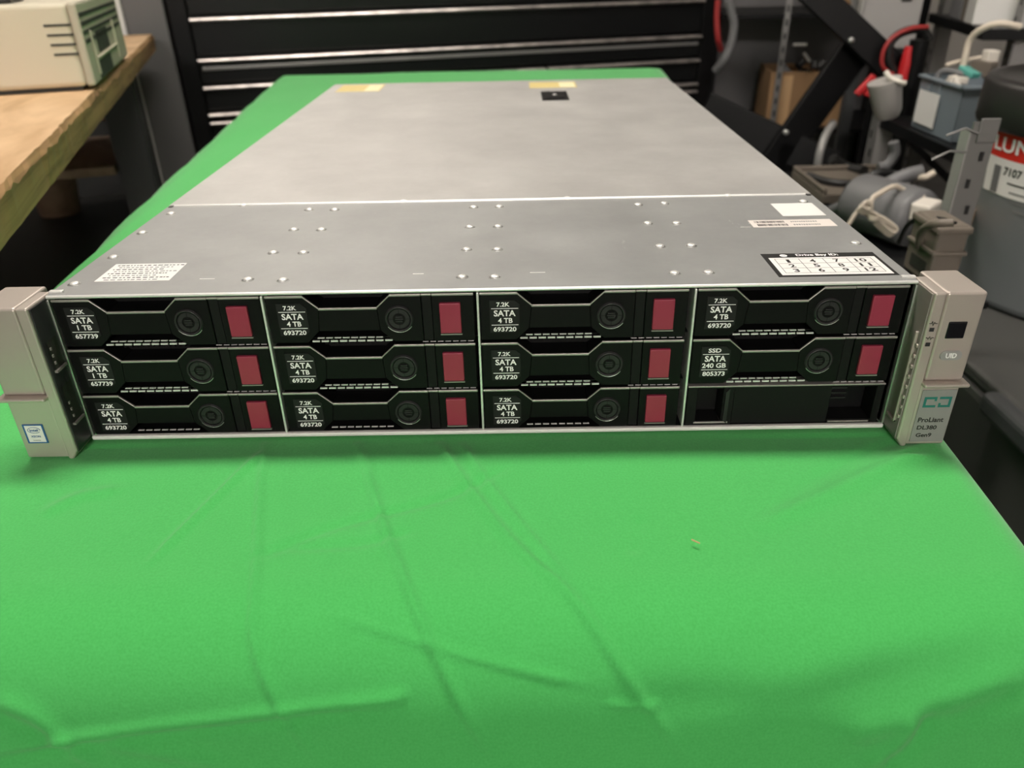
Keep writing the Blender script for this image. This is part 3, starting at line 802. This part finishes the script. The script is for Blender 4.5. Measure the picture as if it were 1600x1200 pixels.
def cable(name, px, r, k, lab, cat='cable', n=8, seg=8):
    """px: [(u, v, y)] survey points"""
    return one(MB(k).tube(smooth([P(u, v, y=y) for u, v, y in px], seg), r, n=n), name, lab, cat)

# slotted steel shelving, running away to the left from its near post
ZS1 = P(1524, 250, y=.95).z - TZ
Q1 = P(1524, 250, z=ZS1); Q0 = P(1420, 203, z=ZS1)
sx_ = Vector((Q0.x-Q1.x, Q0.y-Q1.y, 0)); SLEN = sx_.length; sx_.normalize(); sa = math.atan2(sx_.y, sx_.x)
def SLc(u, v, z):
    q = P(u, v, z=z)-Q1; c, s_ = math.cos(-sa), math.sin(-sa); return q.x*c-q.y*s_, q.x*s_+q.y*c
sh = empty('shelving_unit', (Q1.x, Q1.y, 0), sa); tag(sh, 'slotted steel shelving with dark shelves to the right of the table', 'shelving')
LX = SLEN+.14; DPT = .25
def angle_post(x, y, z0, z1, sy):
    m = MB('galv'); m.box(x-.002, x+.036, y-.001*sy, y+.001*sy, z0, z1); m.box(x-.002, x, y, y-.034*sy, z0, z1, 'pale_metal') if sy < 0 else m.box(x-.002, x, y-.034, y, z0, z1, 'pale_metal')
    n = int((z1-z0)/.038)
    for i in range(n):
        z = z0+.02+i*.038; xx = x+(.012 if i % 2 else .022); m.box(xx-.003, xx+.003, y-.0025, y+.0025, z-.008, z+.008, 'ink')
    return m
angle_post(0, .0, 0, ZS1+TZ, 1).build('post', sh)
angle_post(LX, .0, 0, ZS1+TZ, 1).build('post', sh)
angle_post(.0, -DPT, 0, ZS1+TZ, 1).build('post', sh)
angle_post(LX, -DPT, 0, ZS1+TZ, 1).build('post', sh)
for zz in (ZS1+TZ, .25): MB('cab_black').box(0, LX, -DPT, -.002, zz-.022, zz).build('shelf', sh, bevel=.001)
pq = P(1518, 270, y=.50); nr = empty('slotted_rack', (pq.x-.012, .50, 0), .0); tag(nr, 'near slotted steel post standing between the crate and the grey bucket', 'rack post')
m = MB('galv'); m.box(0, .027, -.001, .001, 0, P(1548, 190, y=.5).z); m.box(-.002, 0, -.001, .018, 0, P(1540, 205, y=.5).z, 'pale_metal')
for i in range(30):
    z = .30+i*.030; xx = (.010 if i % 2 else .017)
    if z < P(1548, 190, y=.5).z-.01: m.box(xx-.002, xx+.002, -.0025, -.0008, z-.005, z+.005, 'ink')
m.build('post', nr)
MB('galv').box(.006, .027, -.004, -.0012, P(1548, 190, y=.5).z-.022, P(1548, 190, y=.5).z+.004).build('post_cap', nr, bevel=.001)
m = MB('galv'); tz_ = P(1520, 205, y=.5).z
m.tube([(-.028, -.002, tz_-.004), (-.010, -.004, tz_+.004), (.006, -.004, tz_-.002)], .0013); m.tube([(-.036, 0, tz_-.030), (-.020, -.003, tz_-.020), (-.002, -.003, tz_-.022)], .0013); m.build('spring_clip', nr)
ZCR = P(1465, 440, y=.44).z
MB('cab_black').box(-.075, -.003, -.12, .02, ZCR-.008, ZCR).build('side_shelf', nr, bevel=.001)
# far rack with the white carton
YF_ = 1.45
ZS0 = P(1530, 43, y=YF_).z-TZ; F1 = P(1530, 43, z=ZS0); F0 = P(1455, 21, z=ZS0)
fr = empty('far_shelving', (F1.x, F1.y, 0), math.atan2(F0.y-F1.y, F0.x-F1.x)); tag(fr, 'far shelving with a slotted post and the white carton on it, behind the bucket', 'shelving')
FL = (F0-F1).length; pz = P(1583, 55, y=YF_); fa = fr.rotation_euler.z
for zz in (ZS0+TZ, ZS0+TZ-.30, .2): MB('cab_black').box(-.04, FL+.02, -.42, 0, zz-.022, zz).build('shelf', fr, bevel=.001)
def flocal(p): d = p-Vector((F1.x, F1.y, 0)); c, s_ = math.cos(-fa), math.sin(-fa); return d.x*c-d.y*s_, d.x*s_+d.y*c
px_, py_ = flocal(pz)
for x, y in ((px_, py_), (FL, -.02), (FL, -.41)):
    m = MB('galv'); m.box(x-.02, x+.02, y-.002, y+.002, 0, TZ+.5)
    m.box(x-.02, x-.018, y-.035, y, 0, TZ+.5, 'pale_metal')
    for i in range(24): m.box(x-.006+(i%2)*.012-.004, x-.006+(i%2)*.012+.004, y+.0015, y+.0035, .45+i*.035, .463+i*.035, 'ink')
    o = m.build('post', fr)

# cloudy bin with a paper label
xa, ya = SLc(1424, 197, ZS1); xb, yb = SLc(1487, 224, ZS1)
bl_, bh_ = abs(xa-xb), .098
bx = empty('storage_bin', (0, 0, 0), sa); c_, s_ = math.cos(sa), math.sin(sa)
ox, oy = (xa+xb)/2, -.02
bx.location = (Q1.x+ox*c_-oy*s_, Q1.y+ox*s_+oy*c_, ZS1+TZ+.0005)
tag(bx, 'cloudy grey-blue plastic bin with a white paper label, full of cables', 'bin')
hl = bl_/2; dp = .22
m = MB('bin_clear')
for (k0, k1, y0, y1) in ((-hl, hl, -.003, 0), (-hl, hl, -dp, -dp+.003), (-hl, -hl+.003, -dp, 0), (hl-.003, hl, -dp, 0)): m.box(k0, k1, y0, y1, 0, bh_)
m.box(-hl, hl, -dp, 0, 0, .003); m.box(-hl-.005, hl+.005, -.001, .006, bh_-.006, bh_); m.box(-hl-.005, -hl+.003, -dp, .006, bh_-.006, bh_); m.box(hl-.003, hl+.005, -dp, .006, bh_-.006, bh_)
m.box(-.006, -.001, -.0, .003, .01, bh_-.006); m.box(.03, .034, 0, .003, .01, bh_-.006)
m.build('bin_walls', bx, bevel=.0015)
MB('paper').box(-hl*.15, hl*.85, .0032, .0042, .012, bh_-.026).build('paper_label', bx)

YB = Q1.y+.12
# things in and over the bin
cable('white_cable', [(1500,120,YB+.1),(1508,90,YB+.1),(1516,62,YB+.1),(1535,45,YB+.08),(1562,37,YB+.06),(1595,42,YB+.05)], .006, 'ivory', 'thick ivory cable arching up out of the bin beside the black lid')
cable('white_cable', [(1472,146,YB+.1),(1480,130,YB+.08),(1492,122,YB+.06),(1496,135,YB+.05),(1488,152,YB+.05)], .006, 'white_pl', 'short white looped cable hanging over the bin edge')
cable('grey_cable', [(1478,102,YB+.12),(1495,97,YB+.12),(1515,93,YB+.12),(1532,90,YB+.12)], .004, 'ivory', 'thin beige strip lying across the top of the bin')
cable('grey_cable', [(1462,128,YB+.12),(1470,112,YB+.12),(1490,112,YB+.1),(1510,118,YB+.08)], .005, 'grey_pl', 'grey cable curled inside the bin')
m = MB('teal_pl'); beam(m, P(1504,106,y=YB+.1), P(1525,119,y=YB+.06), .018, .010); one(m, 'cable_connector', 'teal green plug on top of the bin', 'plug', .002)
m = MB('white_pl'); beam(m, P(1483,124,y=YB+.06), P(1510,126,y=YB+.06), .016, .012); one(m, 'cable_connector', 'white plug between the white loop and the teal plug', 'plug', .002)
m = MB('white_pl'); beam(m, P(1550,78,y=YB+.18), P(1544,100,y=YB+.18), .026, .022); one(m, 'power_plug', 'small ivory power adapter behind the bin', 'adapter', .003)
m = MB('brown_pl'); beam(m, P(1520,104,y=YB+.2), P(1552,110,y=YB+.16), .022, .03); one(m, 'taupe_block', 'beige brown block below the ivory adapter', 'block', .003)
# upper shelf
def sbox(name, k, u, v, z, lx, ly, hh, lab, cat, rz=0, bevel=.002):
    q = P(u, v, z=z); m = MB(k); m.box(-lx/2, lx/2, -ly/2, ly/2, 0, hh); o = m.build(name, loc=(q.x, q.y, z+TZ+.0005), bevel=bevel, rz=sa+rz); return tag(o, lab, cat)
wb = empty('white_carton', (F1.x, F1.y, ZS0+TZ+.0005), fa); tag(wb, 'white carton on the top shelf, cut by the upper picture edge', 'carton')
MB('paper').box(.065, .135, -.25, -.002, 0, .2).build('carton_walls', wb, bevel=.002)
m = MB('grey_pl'); m.box(.0638, .0648, -.24, -.01, .125, .1265); beam(m, (.0643, -.05, .125), (.0643, -.10, .06), .002, .001, up=(1,0,0)); beam(m, (.0643, -.15, .125), (.0643, -.10, .06), .002, .001, up=(1,0,0)); m.build('flap_lines', wb)
for (xa2, xb2, ya2, yb2, h2, k2, l2) in ((.21, .30, -.12, -.01, .10, 'grey_pl', 'dim grey box on the top shelf left of the white carton'), (.145, .18, -.08, -.006, .10, 'brown_pl', 'narrow brown box between the grey box and the white carton')):
    o = MB(k2).box(xa2, xb2, ya2, yb2, 0, h2).build('small_carton', loc=(F1.x, F1.y, ZS0+TZ+.0005), bevel=.002, rz=fa); tag(o, l2, 'box')

# grey bucket with black lid and the red and white label
bq = Vector((.84, .70, 0)); zb_ = -.22; zl_ = .03
RB, RT = .156, .170
bk = empty('grey_bucket', (bq.x, bq.y, zb_+TZ)); tag(bk, 'grey bucket with a black lid and a red and white label', 'bucket')
hb = zl_-zb_
MB('tote').lathe([(0, 0), (RB-.008, 0), (RB-.001, .004), (RB, .012), (RT, hb-.04), (RT, hb-.03), (RT, hb-.015), (RT, hb), (RT-.006, hb), (0, hb-.001)], (0,0,0), n=72).build('bucket_body', bk)
m = MB('lidblack'); m.lathe([(RT+.001, hb-.010), (RT+.012, hb-.012), (RT+.014, hb-.006), (RT+.013, hb+.040), (RT+.009, hb+.048), (RT-.004, hb+.049), (RT-.009, hb+.045), (0, hb+.045)], (0,0,0), n=72)
m.build('bucket_lid', bk)
def wrap(x, z, y):
    """x metres along the wall from the label centre, z up from the bucket base"""
    r = RB+(RT-RB)*((z-.012)/(hb-.052))+.0007-y; a = TH0+x/RT; return (r*math.cos(a), r*math.sin(a), z)
YL_ = .60
p1 = P(1572, 285, y=YL_); TH0 = math.atan2(p1.y-bq.y, p1.x-bq.x)
def patch(m, x0, x1, z0, z1, k, y=0, sh_=0, n=10):
    vs = [];
    for i in range(n+1):
        x = x0+(x1-x0)*i/n
        for z in (z0, z1): vs.append(wrap(x, z, y))
    m.add(vs, [(2*i, 2*i+2, 2*i+3, 2*i+1) for i in range(n)], k)
lm = MB('paper'); ztop = P(1575, 228, y=YL_).z-TZ-zb_; zmid = P(1570, 272, y=YL_).z-TZ-zb_; zlo = P(1568, 330, y=YL_).z-TZ-zb_
patch(lm, -.088, .030, zlo, zmid, 'paper'); patch(lm, -.088, .030, zmid, ztop, 'red_label')
fnw = lambda x, z, y: wrap(x, z, y)
lm.text('LUN', -.078, -.014, zmid+.009, ztop-.007, -.0012, 'print', fnw)
lm.text('7107', -.050, -.020, zmid-.020, zmid-.009, -.0004, 'ink', fnw)
for i in range(4): patch(lm, -.040+.006*i, .006, zmid-.030-.011*i, zmid-.028-.011*i, 'ink_grey' if i else 'ink', -.0004, n=4)
patch(lm, -.070, -.056, zmid-.046, zmid-.010, 'grey_pl', -.0004, n=4)
lm.build('product_label', bk)
m = MB('print'); z_ = hb+.012
def wrap2(x, z, y):
    r = RT+.0145; a = TH0+.22+x/RT; return (r*math.cos(a), r*math.sin(a), z)
m.text('4J', 0, .018, z_, z_+.018, 0, 'print', wrap2); m.build('lid_mark', bk)

# dark tote stand under the bucket
dt = empty('dark_tote', (.582, -.12, 0)); tag(dt, 'large dark grey tote with a moulded ledge, standing right of the table under the bucket', 'tote')
zt_ = zb_+TZ-.002
m = MB('tote_dark'); m.box(0, .85, 0, 1.05, .0, zt_-.02); m.build('tote_body', dt, bevel=.015, seg=3)
m = MB('tote_dark'); m.box(.0, .86, -.01, 1.055, zt_-.02, zt_); m.build('tote_lid', dt, bevel=.006, seg=3)
m = MB('leg_grey'); m.box(-.024, -.0005, -.012, .535, zt_-.026, zt_+.003); m.build('ledge', dt, bevel=.008, seg=3)

# lower shelf clutter
ZL = -.20
lo = empty('low_table', (.60, .78, 0)); tag(lo, 'dark low bench under the cables between the server and the grey bucket', 'bench')
MB('cab_black').box(0, .10, 0, .58, ZL+TZ-.018, ZL+TZ).build('tabletop', lo, bevel=.002)
for x in (.01, .055): MB('cab_frame').box(x, x+.035, .50, .55, 0, ZL+TZ-.018).build('leg', lo)
def on(u, v, z): q = P(u, v, z=z); return q
q = P(1425, 388, z=ZL)
m = MB('grey_pl'); m.lathe([(0, 0), (.045, 0), (.048, .01), (.048, .12), (.042, .13), (0, .13)], (0,0,0), n=28)
m.v = [(x, z, y+.048) for x, y, z in m.v]; m.f = [f[::-1] for f in m.f]
o = m.build('grey_cylinder', loc=(q.x, q.y, ZL+TZ+.0005), rz=.45); tag(o, 'grey cylindrical device lying on the lower shelf beneath the tied white cable', 'device')
yk = q.y-.03
cable('white_cable', [(1325,352,yk),(1337,334,yk),(1350,322,yk),(1362,330,yk)], .0035, 'ivory', 'ivory cable end running down from the tied bundle')
bq_ = [P(u, v, y=yk-.02) for u, v in ((1345,322),(1352,318),(1358,326),(1350,331),(1343,325),(1352,330),(1364,338),(1376,344),(1388,352),(1397,361),(1391,366),(1380,358),(1368,346),(1380,350),(1392,358))]
m = MB('ivory')
for k in range(3):
    m.tube([p+Vector((.001*k, -.003*(k-1), .0035*k-.003)) for p in smooth(bq_, 5)], .0030, n=7)
m.lathe([(.008, -.004), (.009, 0), (.008, .004)], P(1366,340,y=yk-.026), n=12)
one(m, 'cable_bundle', 'ivory cable folded and tied in a bundle on the lower shelf', 'cable')
cable('white_cable', [(1361,330,yk),(1362,312,yk),(1378,300,yk+.02),(1398,291,yk+.04),(1412,297,yk+.05),(1428,306,yk+.04),(1445,308,yk+.03)], .0042, 'ivory', 'ivory cable running from the tied bundle to the white power brick')
m = MB('white_pl'); beam(m, P(1430,326,y=yk+.02), P(1462,332,y=yk-.005), .040, .030, up=(.3,-.5,.8)); one(m, 'power_brick', 'square ivory power brick on the lower shelf', 'power brick', .004)
for i, (pts, r_, k, lb) in enumerate([
    ([(1300,330,1.0),(1330,318,.95),(1370,296,.95),(1410,276,.95),(1440,268,.95)], .012, 'grey_pl', 'thick grey hose across the back of the lower shelf'),
    ([(1345,285,1.0),(1372,270,1.0),(1400,275,1.0),(1420,290,.98),(1408,300,.98)], .008, 'rubber', 'black cable loop behind the ivory cable'),
    ([(1420,272,.95),(1432,277,.95),(1446,277,.93),(1460,270,.93)], .006, 'ivory', 'short beige plug lead at the back of the lower shelf'),
    ([(1436,385,.46),(1440,362,.44),(1460,350,.41),(1490,348,.40)], .0045, 'brown_pl', 'brown cable bent around the taupe rack'),
    ([(1405,378,.62),(1418,352,.56),(1440,340,.50),(1470,343,.45),(1492,350,.43)], .003, 'rubber', 'black cable above the taupe rack'),
    ([(1276,268,1.5),(1281,238,1.5),(1290,212,1.52),(1302,192,1.55)], .010, 'pale_metal', 'grey curved tube standing beside the black stand'),
    ([(1372,262,1.1),(1386,258,1.1),(1398,240,1.1),(1396,222,1.1)], .010, 'grey_pl', 'dim grey hook under the clear cup'),
    ([(1300,248,1.3),(1322,262,1.3),(1350,268,1.25)], .012, 'rubber', 'thick black hose on the floor side of the shelving')]):
    cable('cable', pts, r_, k, lb)
# taupe rack and cardboard near the server ear
q = P(1470, 420, z=ZCR-TZ)
tr = empty('taupe_rack', (P(1468, 390, y=.44).x, .44, ZCR+.0005), .0); tag(tr, 'taupe ribbed plastic crate behind the right silver ear', 'crate')
CHT = P(1490, 356, y=.42).z-ZCR
m = MB('brown_pl'); m.box(-.013, .020, -.014, .045, 0, CHT); m.build('crate_body', tr, bevel=.004)
m = MB('brown_pl')
m.box(-.016, .022, -.017, .045, CHT*.50, CHT*.58); m.box(-.016, .022, -.017, .045, CHT*.86, CHT*.97); m.build('crate_ribs', tr, bevel=.002)
m = MB('vent_dark')
m.box(-.0138, -.012, -.005, .03, CHT*.15, CHT*.35); m.build('crate_opening', tr)
m = MB('card_pale'); a = P(1486,364,y=.60); m.add([tuple(P(u, v, y=y)) for u, v, y in ((1482,365,.66),(1505,386,.64),(1522,331,.70),(1519,324,.72))], [(0,1,2,3)])
vs = m.v; m.add([(x+.02, y+.03, z-.004) for x, y, z in vs[:4]], [(3,2,1,0)]); m.f.append((0,4,5,1)); m.f.append((1,5,6,2)); m.f.append((2,6,7,3)); m.f.append((3,7,4,0)); m.m += [0]*4; m.s += [False]*4
one(m, 'cardboard_flap', 'pale cardboard flap beside the grey bucket', 'cardboard')
# tan tray next to the server
m = MB('brown_pl'); q = P(1290, 300, z=ZL)
m.box(-.09, .09, -.09, .10, 0, .02); m.box(-.09, -.082, -.09, .10, .02, .03); m.box(-.09, .09, .092, .10, .02, .03)
ty_ = empty('tan_tray', (q.x+.05, q.y, TZ+ZL+.0005), .0); tag(ty_, 'flat taupe tray beyond the right edge of the server', 'tray')
m.build('tray_base', ty_, bevel=.003)
MB('rubber').tube(smooth([(-.08,.03,.026),(-.06,-.02,.026),(-.02,-.04,.026),(.03,-.03,.026),(.05,0,.026)]), .008).build('tray_groove', ty_)

# black rack and cardboard box beyond the chest's right end
YR = 2.05
rk = empty('wire_rack', (P(1150, 100, y=YR).x, YR, 0), -.12); tag(rk, 'black rack with a slotted post behind the cardboard box', 'rack')
z1r = P(1220, 188, y=YR).z; z2r = P(1160, 22, y=YR).z
for x in (.115,): 
    m = MB('galv'); m.box(x, x+.016, -.02, -.016, 0, TZ+.55)
    for i in range(30): m.box(x+.005, x+.011, -.0215, -.0195, .2+i*.035, .216+i*.035, 'ink')
    m.build('post', rk)
for x in (-.05, .47): MB('cab_frame').box(x, x+.03, .3, .33, 0, TZ+.55).build('post', rk)
for x in (.47,): MB('cab_frame').box(x, x+.03, -.01, .02, 0, TZ+.55).build('post', rk)
for z in (z1r-.02, z2r, z1r-.35): MB('cab_frame').box(-.05, .50, 0, .33, z-.012, z).build('shelf', rk)
MB('grey_panel').box(-.05, .50, .335, .345, 0, TZ+.55).build('rack_back', rk)
a = P(1200, 178, z=z1r-TZ-.02)
cb = empty('cardboard_box', (a.x+.05, YR+.10, z1r-.0195), -.12); tag(cb, 'open cardboard box on the black rack with black hardware in it', 'box')
m = MB('card'); t = .004; L_, D_, h_ = .11, .10, .155
m.box(-L_, L_, -D_, -D_+t, 0, h_); m.box(-L_, L_, D_-t, D_, 0, h_); m.box(-L_, -L_+t, -D_, D_, 0, h_); m.box(L_-t, L_, -D_, D_, 0, h_); m.box(-L_, L_, -D_, D_, 0, t)
m.build('box_walls', cb)
m = MB('card_pale'); m.box(-.075, -.045, -D_-.002, -D_, .0, h_-.01); m.build('tape_strip', cb)
for i, (dx, dz, k, lb) in enumerate(((-.07, .0, 'grey_pl', 'crumpled grey bag on the left in the cardboard box'), (.0, .01, 'rubber', 'black bracket in the middle of the cardboard box'), (.06, .005, 'rubber', 'black bracket on the right in the cardboard box'))):
    m = MB(k); p0 = cb.location+Vector((dx, -.05+.01*i, h_-.03+dz))
    for j in range(5):
        d = Vector((random.uniform(-.03,.03), random.uniform(-.02,.02), random.uniform(0,.045))); m.tube([p0+d, p0+d+Vector((random.uniform(-.03,.03), random.uniform(-.01,.01), random.uniform(-.03,.02)))], .012, n=7)
    one(m, 'hardware_piece', lb, 'hardware')
for u, v, u2, v2, lb in ((1239,70,1260,70,'upper bright metal tab over the cardboard box'), (1256,83,1265,96,'lower slanted bright metal tab over the cardboard box')):
    m = MB('steel'); m.tube([P(u, v, y=YR-.03), P(u2, v2, y=YR-.03)], .0045); one(m, 'metal_tab', lb, 'metal tab')
cable('red_cable', [(1268,0,1.9),(1274,12,1.9),(1286,19,1.88),(1300,25,1.85)], .006, 'redcable', 'red cable curving in at the top edge above the cardboard box')
cable('red_cable', [(1122,0,2.0),(1120,30,2.0),(1122,60,2.0),(1126,78,2.02)], .008, 'redcable', 'red cable hanging right beside the tool chest')
cable('grey_cable', [(1138,0,2.0),(1143,20,2.0),(1147,40,2.0),(1142,70,2.0),(1130,95,2.0),(1118,110,2.02)], .012, 'grey_pl', 'grey hanging cable between the red cable and the black rack')
m = MB('card'); beam(m, P(1318,-10,y=1.75), P(1312,44,y=1.75), .035, .01, up=(0,1,0)); one(m, 'cardboard_strip', 'upright cardboard strip at the top edge left of the grey panel', 'cardboard')
m = MB('steel_dull'); beam(m, P(1336,-6,y=1.7), P(1333,16,y=1.7), .012, .01, up=(0,1,0)); beam(m, P(1354,-6,y=1.7), P(1351,20,y=1.7), .010, .01, up=(0,1,0)); m.box(*[c for p in (P(1330,-2,y=1.71),) for c in (p.x, p.x+.05, p.y, p.y+.01, p.z-.004, p.z+.004)]); one(m, 'metal_bracket', 'small silver bracket beside the cardboard strip', 'bracket')
# black folding stand (crossed bars)
st = empty('folding_stand', (P(1300, 110, y=1.5).x, 1.5, 0)); tag(st, 'black stand with crossed flat bars and round bolts', 'stand')
def lb_(u, v, y): return P(u, v, y=y)-st.location
m = MB('cab_frame'); beam(m, lb_(1262,-20,1.5), lb_(1412,122,1.46), .058, .02, up=(0,1,0)); m.build('crossed_bar', st, bevel=.003)
m = MB('cab_frame'); beam(m, lb_(1345,66,1.53), lb_(1205,262,1.53), .075, .02, up=(0,1,0)); m.build('crossed_bar', st, bevel=.003)
m = MB('cab_frame'); beam(m, lb_(1100,168,1.60), lb_(1300,262,1.50), .075, .02, up=(0,1,0)); m.build('lower_bar', st, bevel=.003)
for u, v, y in ((1330,63,1.46), (1228,207,1.50)): m = MB('steel_dull'); m.lathe([(.006, .004), (.006, -.004), (0, -.005)], lb_(u, v, y), 'y', 16); m.build('bolt', st)
g0 = lb_(1230, 225, 1.53); MB('cab_frame').box(g0.x-.02, g0.x+.02, g0.y-.01, g0.y+.01, 0, g0.z).build('leg', st)
g0 = lb_(1370, 200, 1.53); MB('cab_frame').box(g0.x-.03, g0.x+.03, g0.y-.01, g0.y+.01, 0, g0.z+.1).build('leg', st)
# grey panel with red and black tool, clear cup
gp = empty('tall_panel', (P(1405, 0, y=1.55).x, 1.62, 0), -.10); tag(gp, 'tall light grey panel standing behind the red tool', 'panel')
zz = P(1365, 78, y=1.6).z
m = MB('pale_metal'); m.box(-.055, .085, 0, .02, zz, TZ+.5); m.box(-.055, -.048, -.012, 0, zz, TZ+.5); m.build('panel_board', gp, bevel=.002)
m = MB('leg_grey'); m.box(-.045, -.02, .02, .045, 0, TZ+.45); m.box(.05, .075, .02, .045, 0, TZ+.45); m.build('panel_support', gp)
m = MB('vent_dark'); m.box(.035, .058, -.002, 0, zz+.10, TZ+.5); m.build('panel_slot', gp)
YT = 1.42
rt = empty('hand_tool', P(1415, 125, y=YT), 0); tag(rt, 'red and black tool with a curved hose hanging by the grey panel', 'tool')
lt_ = lambda u, v, y=YT: P(u, v, y=y)-rt.location
m = MB('red'); m.tube([lt_(1421,72), lt_(1416,100), lt_(1410,124)], .012, n=14, rs=[.009, .013, .013]); m.build('red_handle', rt)
m = MB('rubber'); m.tube(smooth([lt_(1396,112), lt_(1388,92), lt_(1392,66), lt_(1412,50), lt_(1440,46), lt_(1452,60)]), .009, n=10); m.build('black_hose', rt)
m = MB('redcable'); m.tube(smooth([lt_(1450,42,YT-.01), lt_(1425,44,YT-.01), lt_(1398,56,YT-.01), lt_(1382,76,YT-.01), lt_(1378,98,YT-.01), lt_(1384,110,YT-.01), lt_(1396,117,YT-.01)]), .0045, n=8); m.build('red_cord', rt)
m = MB('cab_frame'); a_ = lt_(1438,62,YT-.0); m.tube([a_, (a_.x, a_.y, -rt.location.z)], .02, n=12); m.build('black_body', rt)
cu = empty('clear_cup', P(1388, 182, y=1.15)); tag(cu, 'cloudy translucent cup hanging under the red tool', 'cup')
m = MB('bag'); l1 = P(1382,126,y=1.15)-cu.location; m.tube([l1*-.02, l1*.15, l1], .03, n=20, rs=[.018, .024, .030]); m.build('cup_body', cu)
m = MB('white_pl'); m.tube(smooth([P(1384,112,y=1.14)-cu.location, P(1392,122,y=1.13)-cu.location, P(1406,128,y=1.12)-cu.location, P(1414,130,y=1.12)-cu.location]), .005); m.build('cup_rim_cord', cu)
m = MB('red'); beam(m, P(1338,148,y=1.35), P(1366,118,y=1.35), .012, .012); beam(m, P(1352,150,y=1.35), P(1364,132,y=1.35), .016, .012); m.v = [tuple(Vector(v)-rt.location) for v in m.v]; m.build('red_clip', rt, bevel=.002)
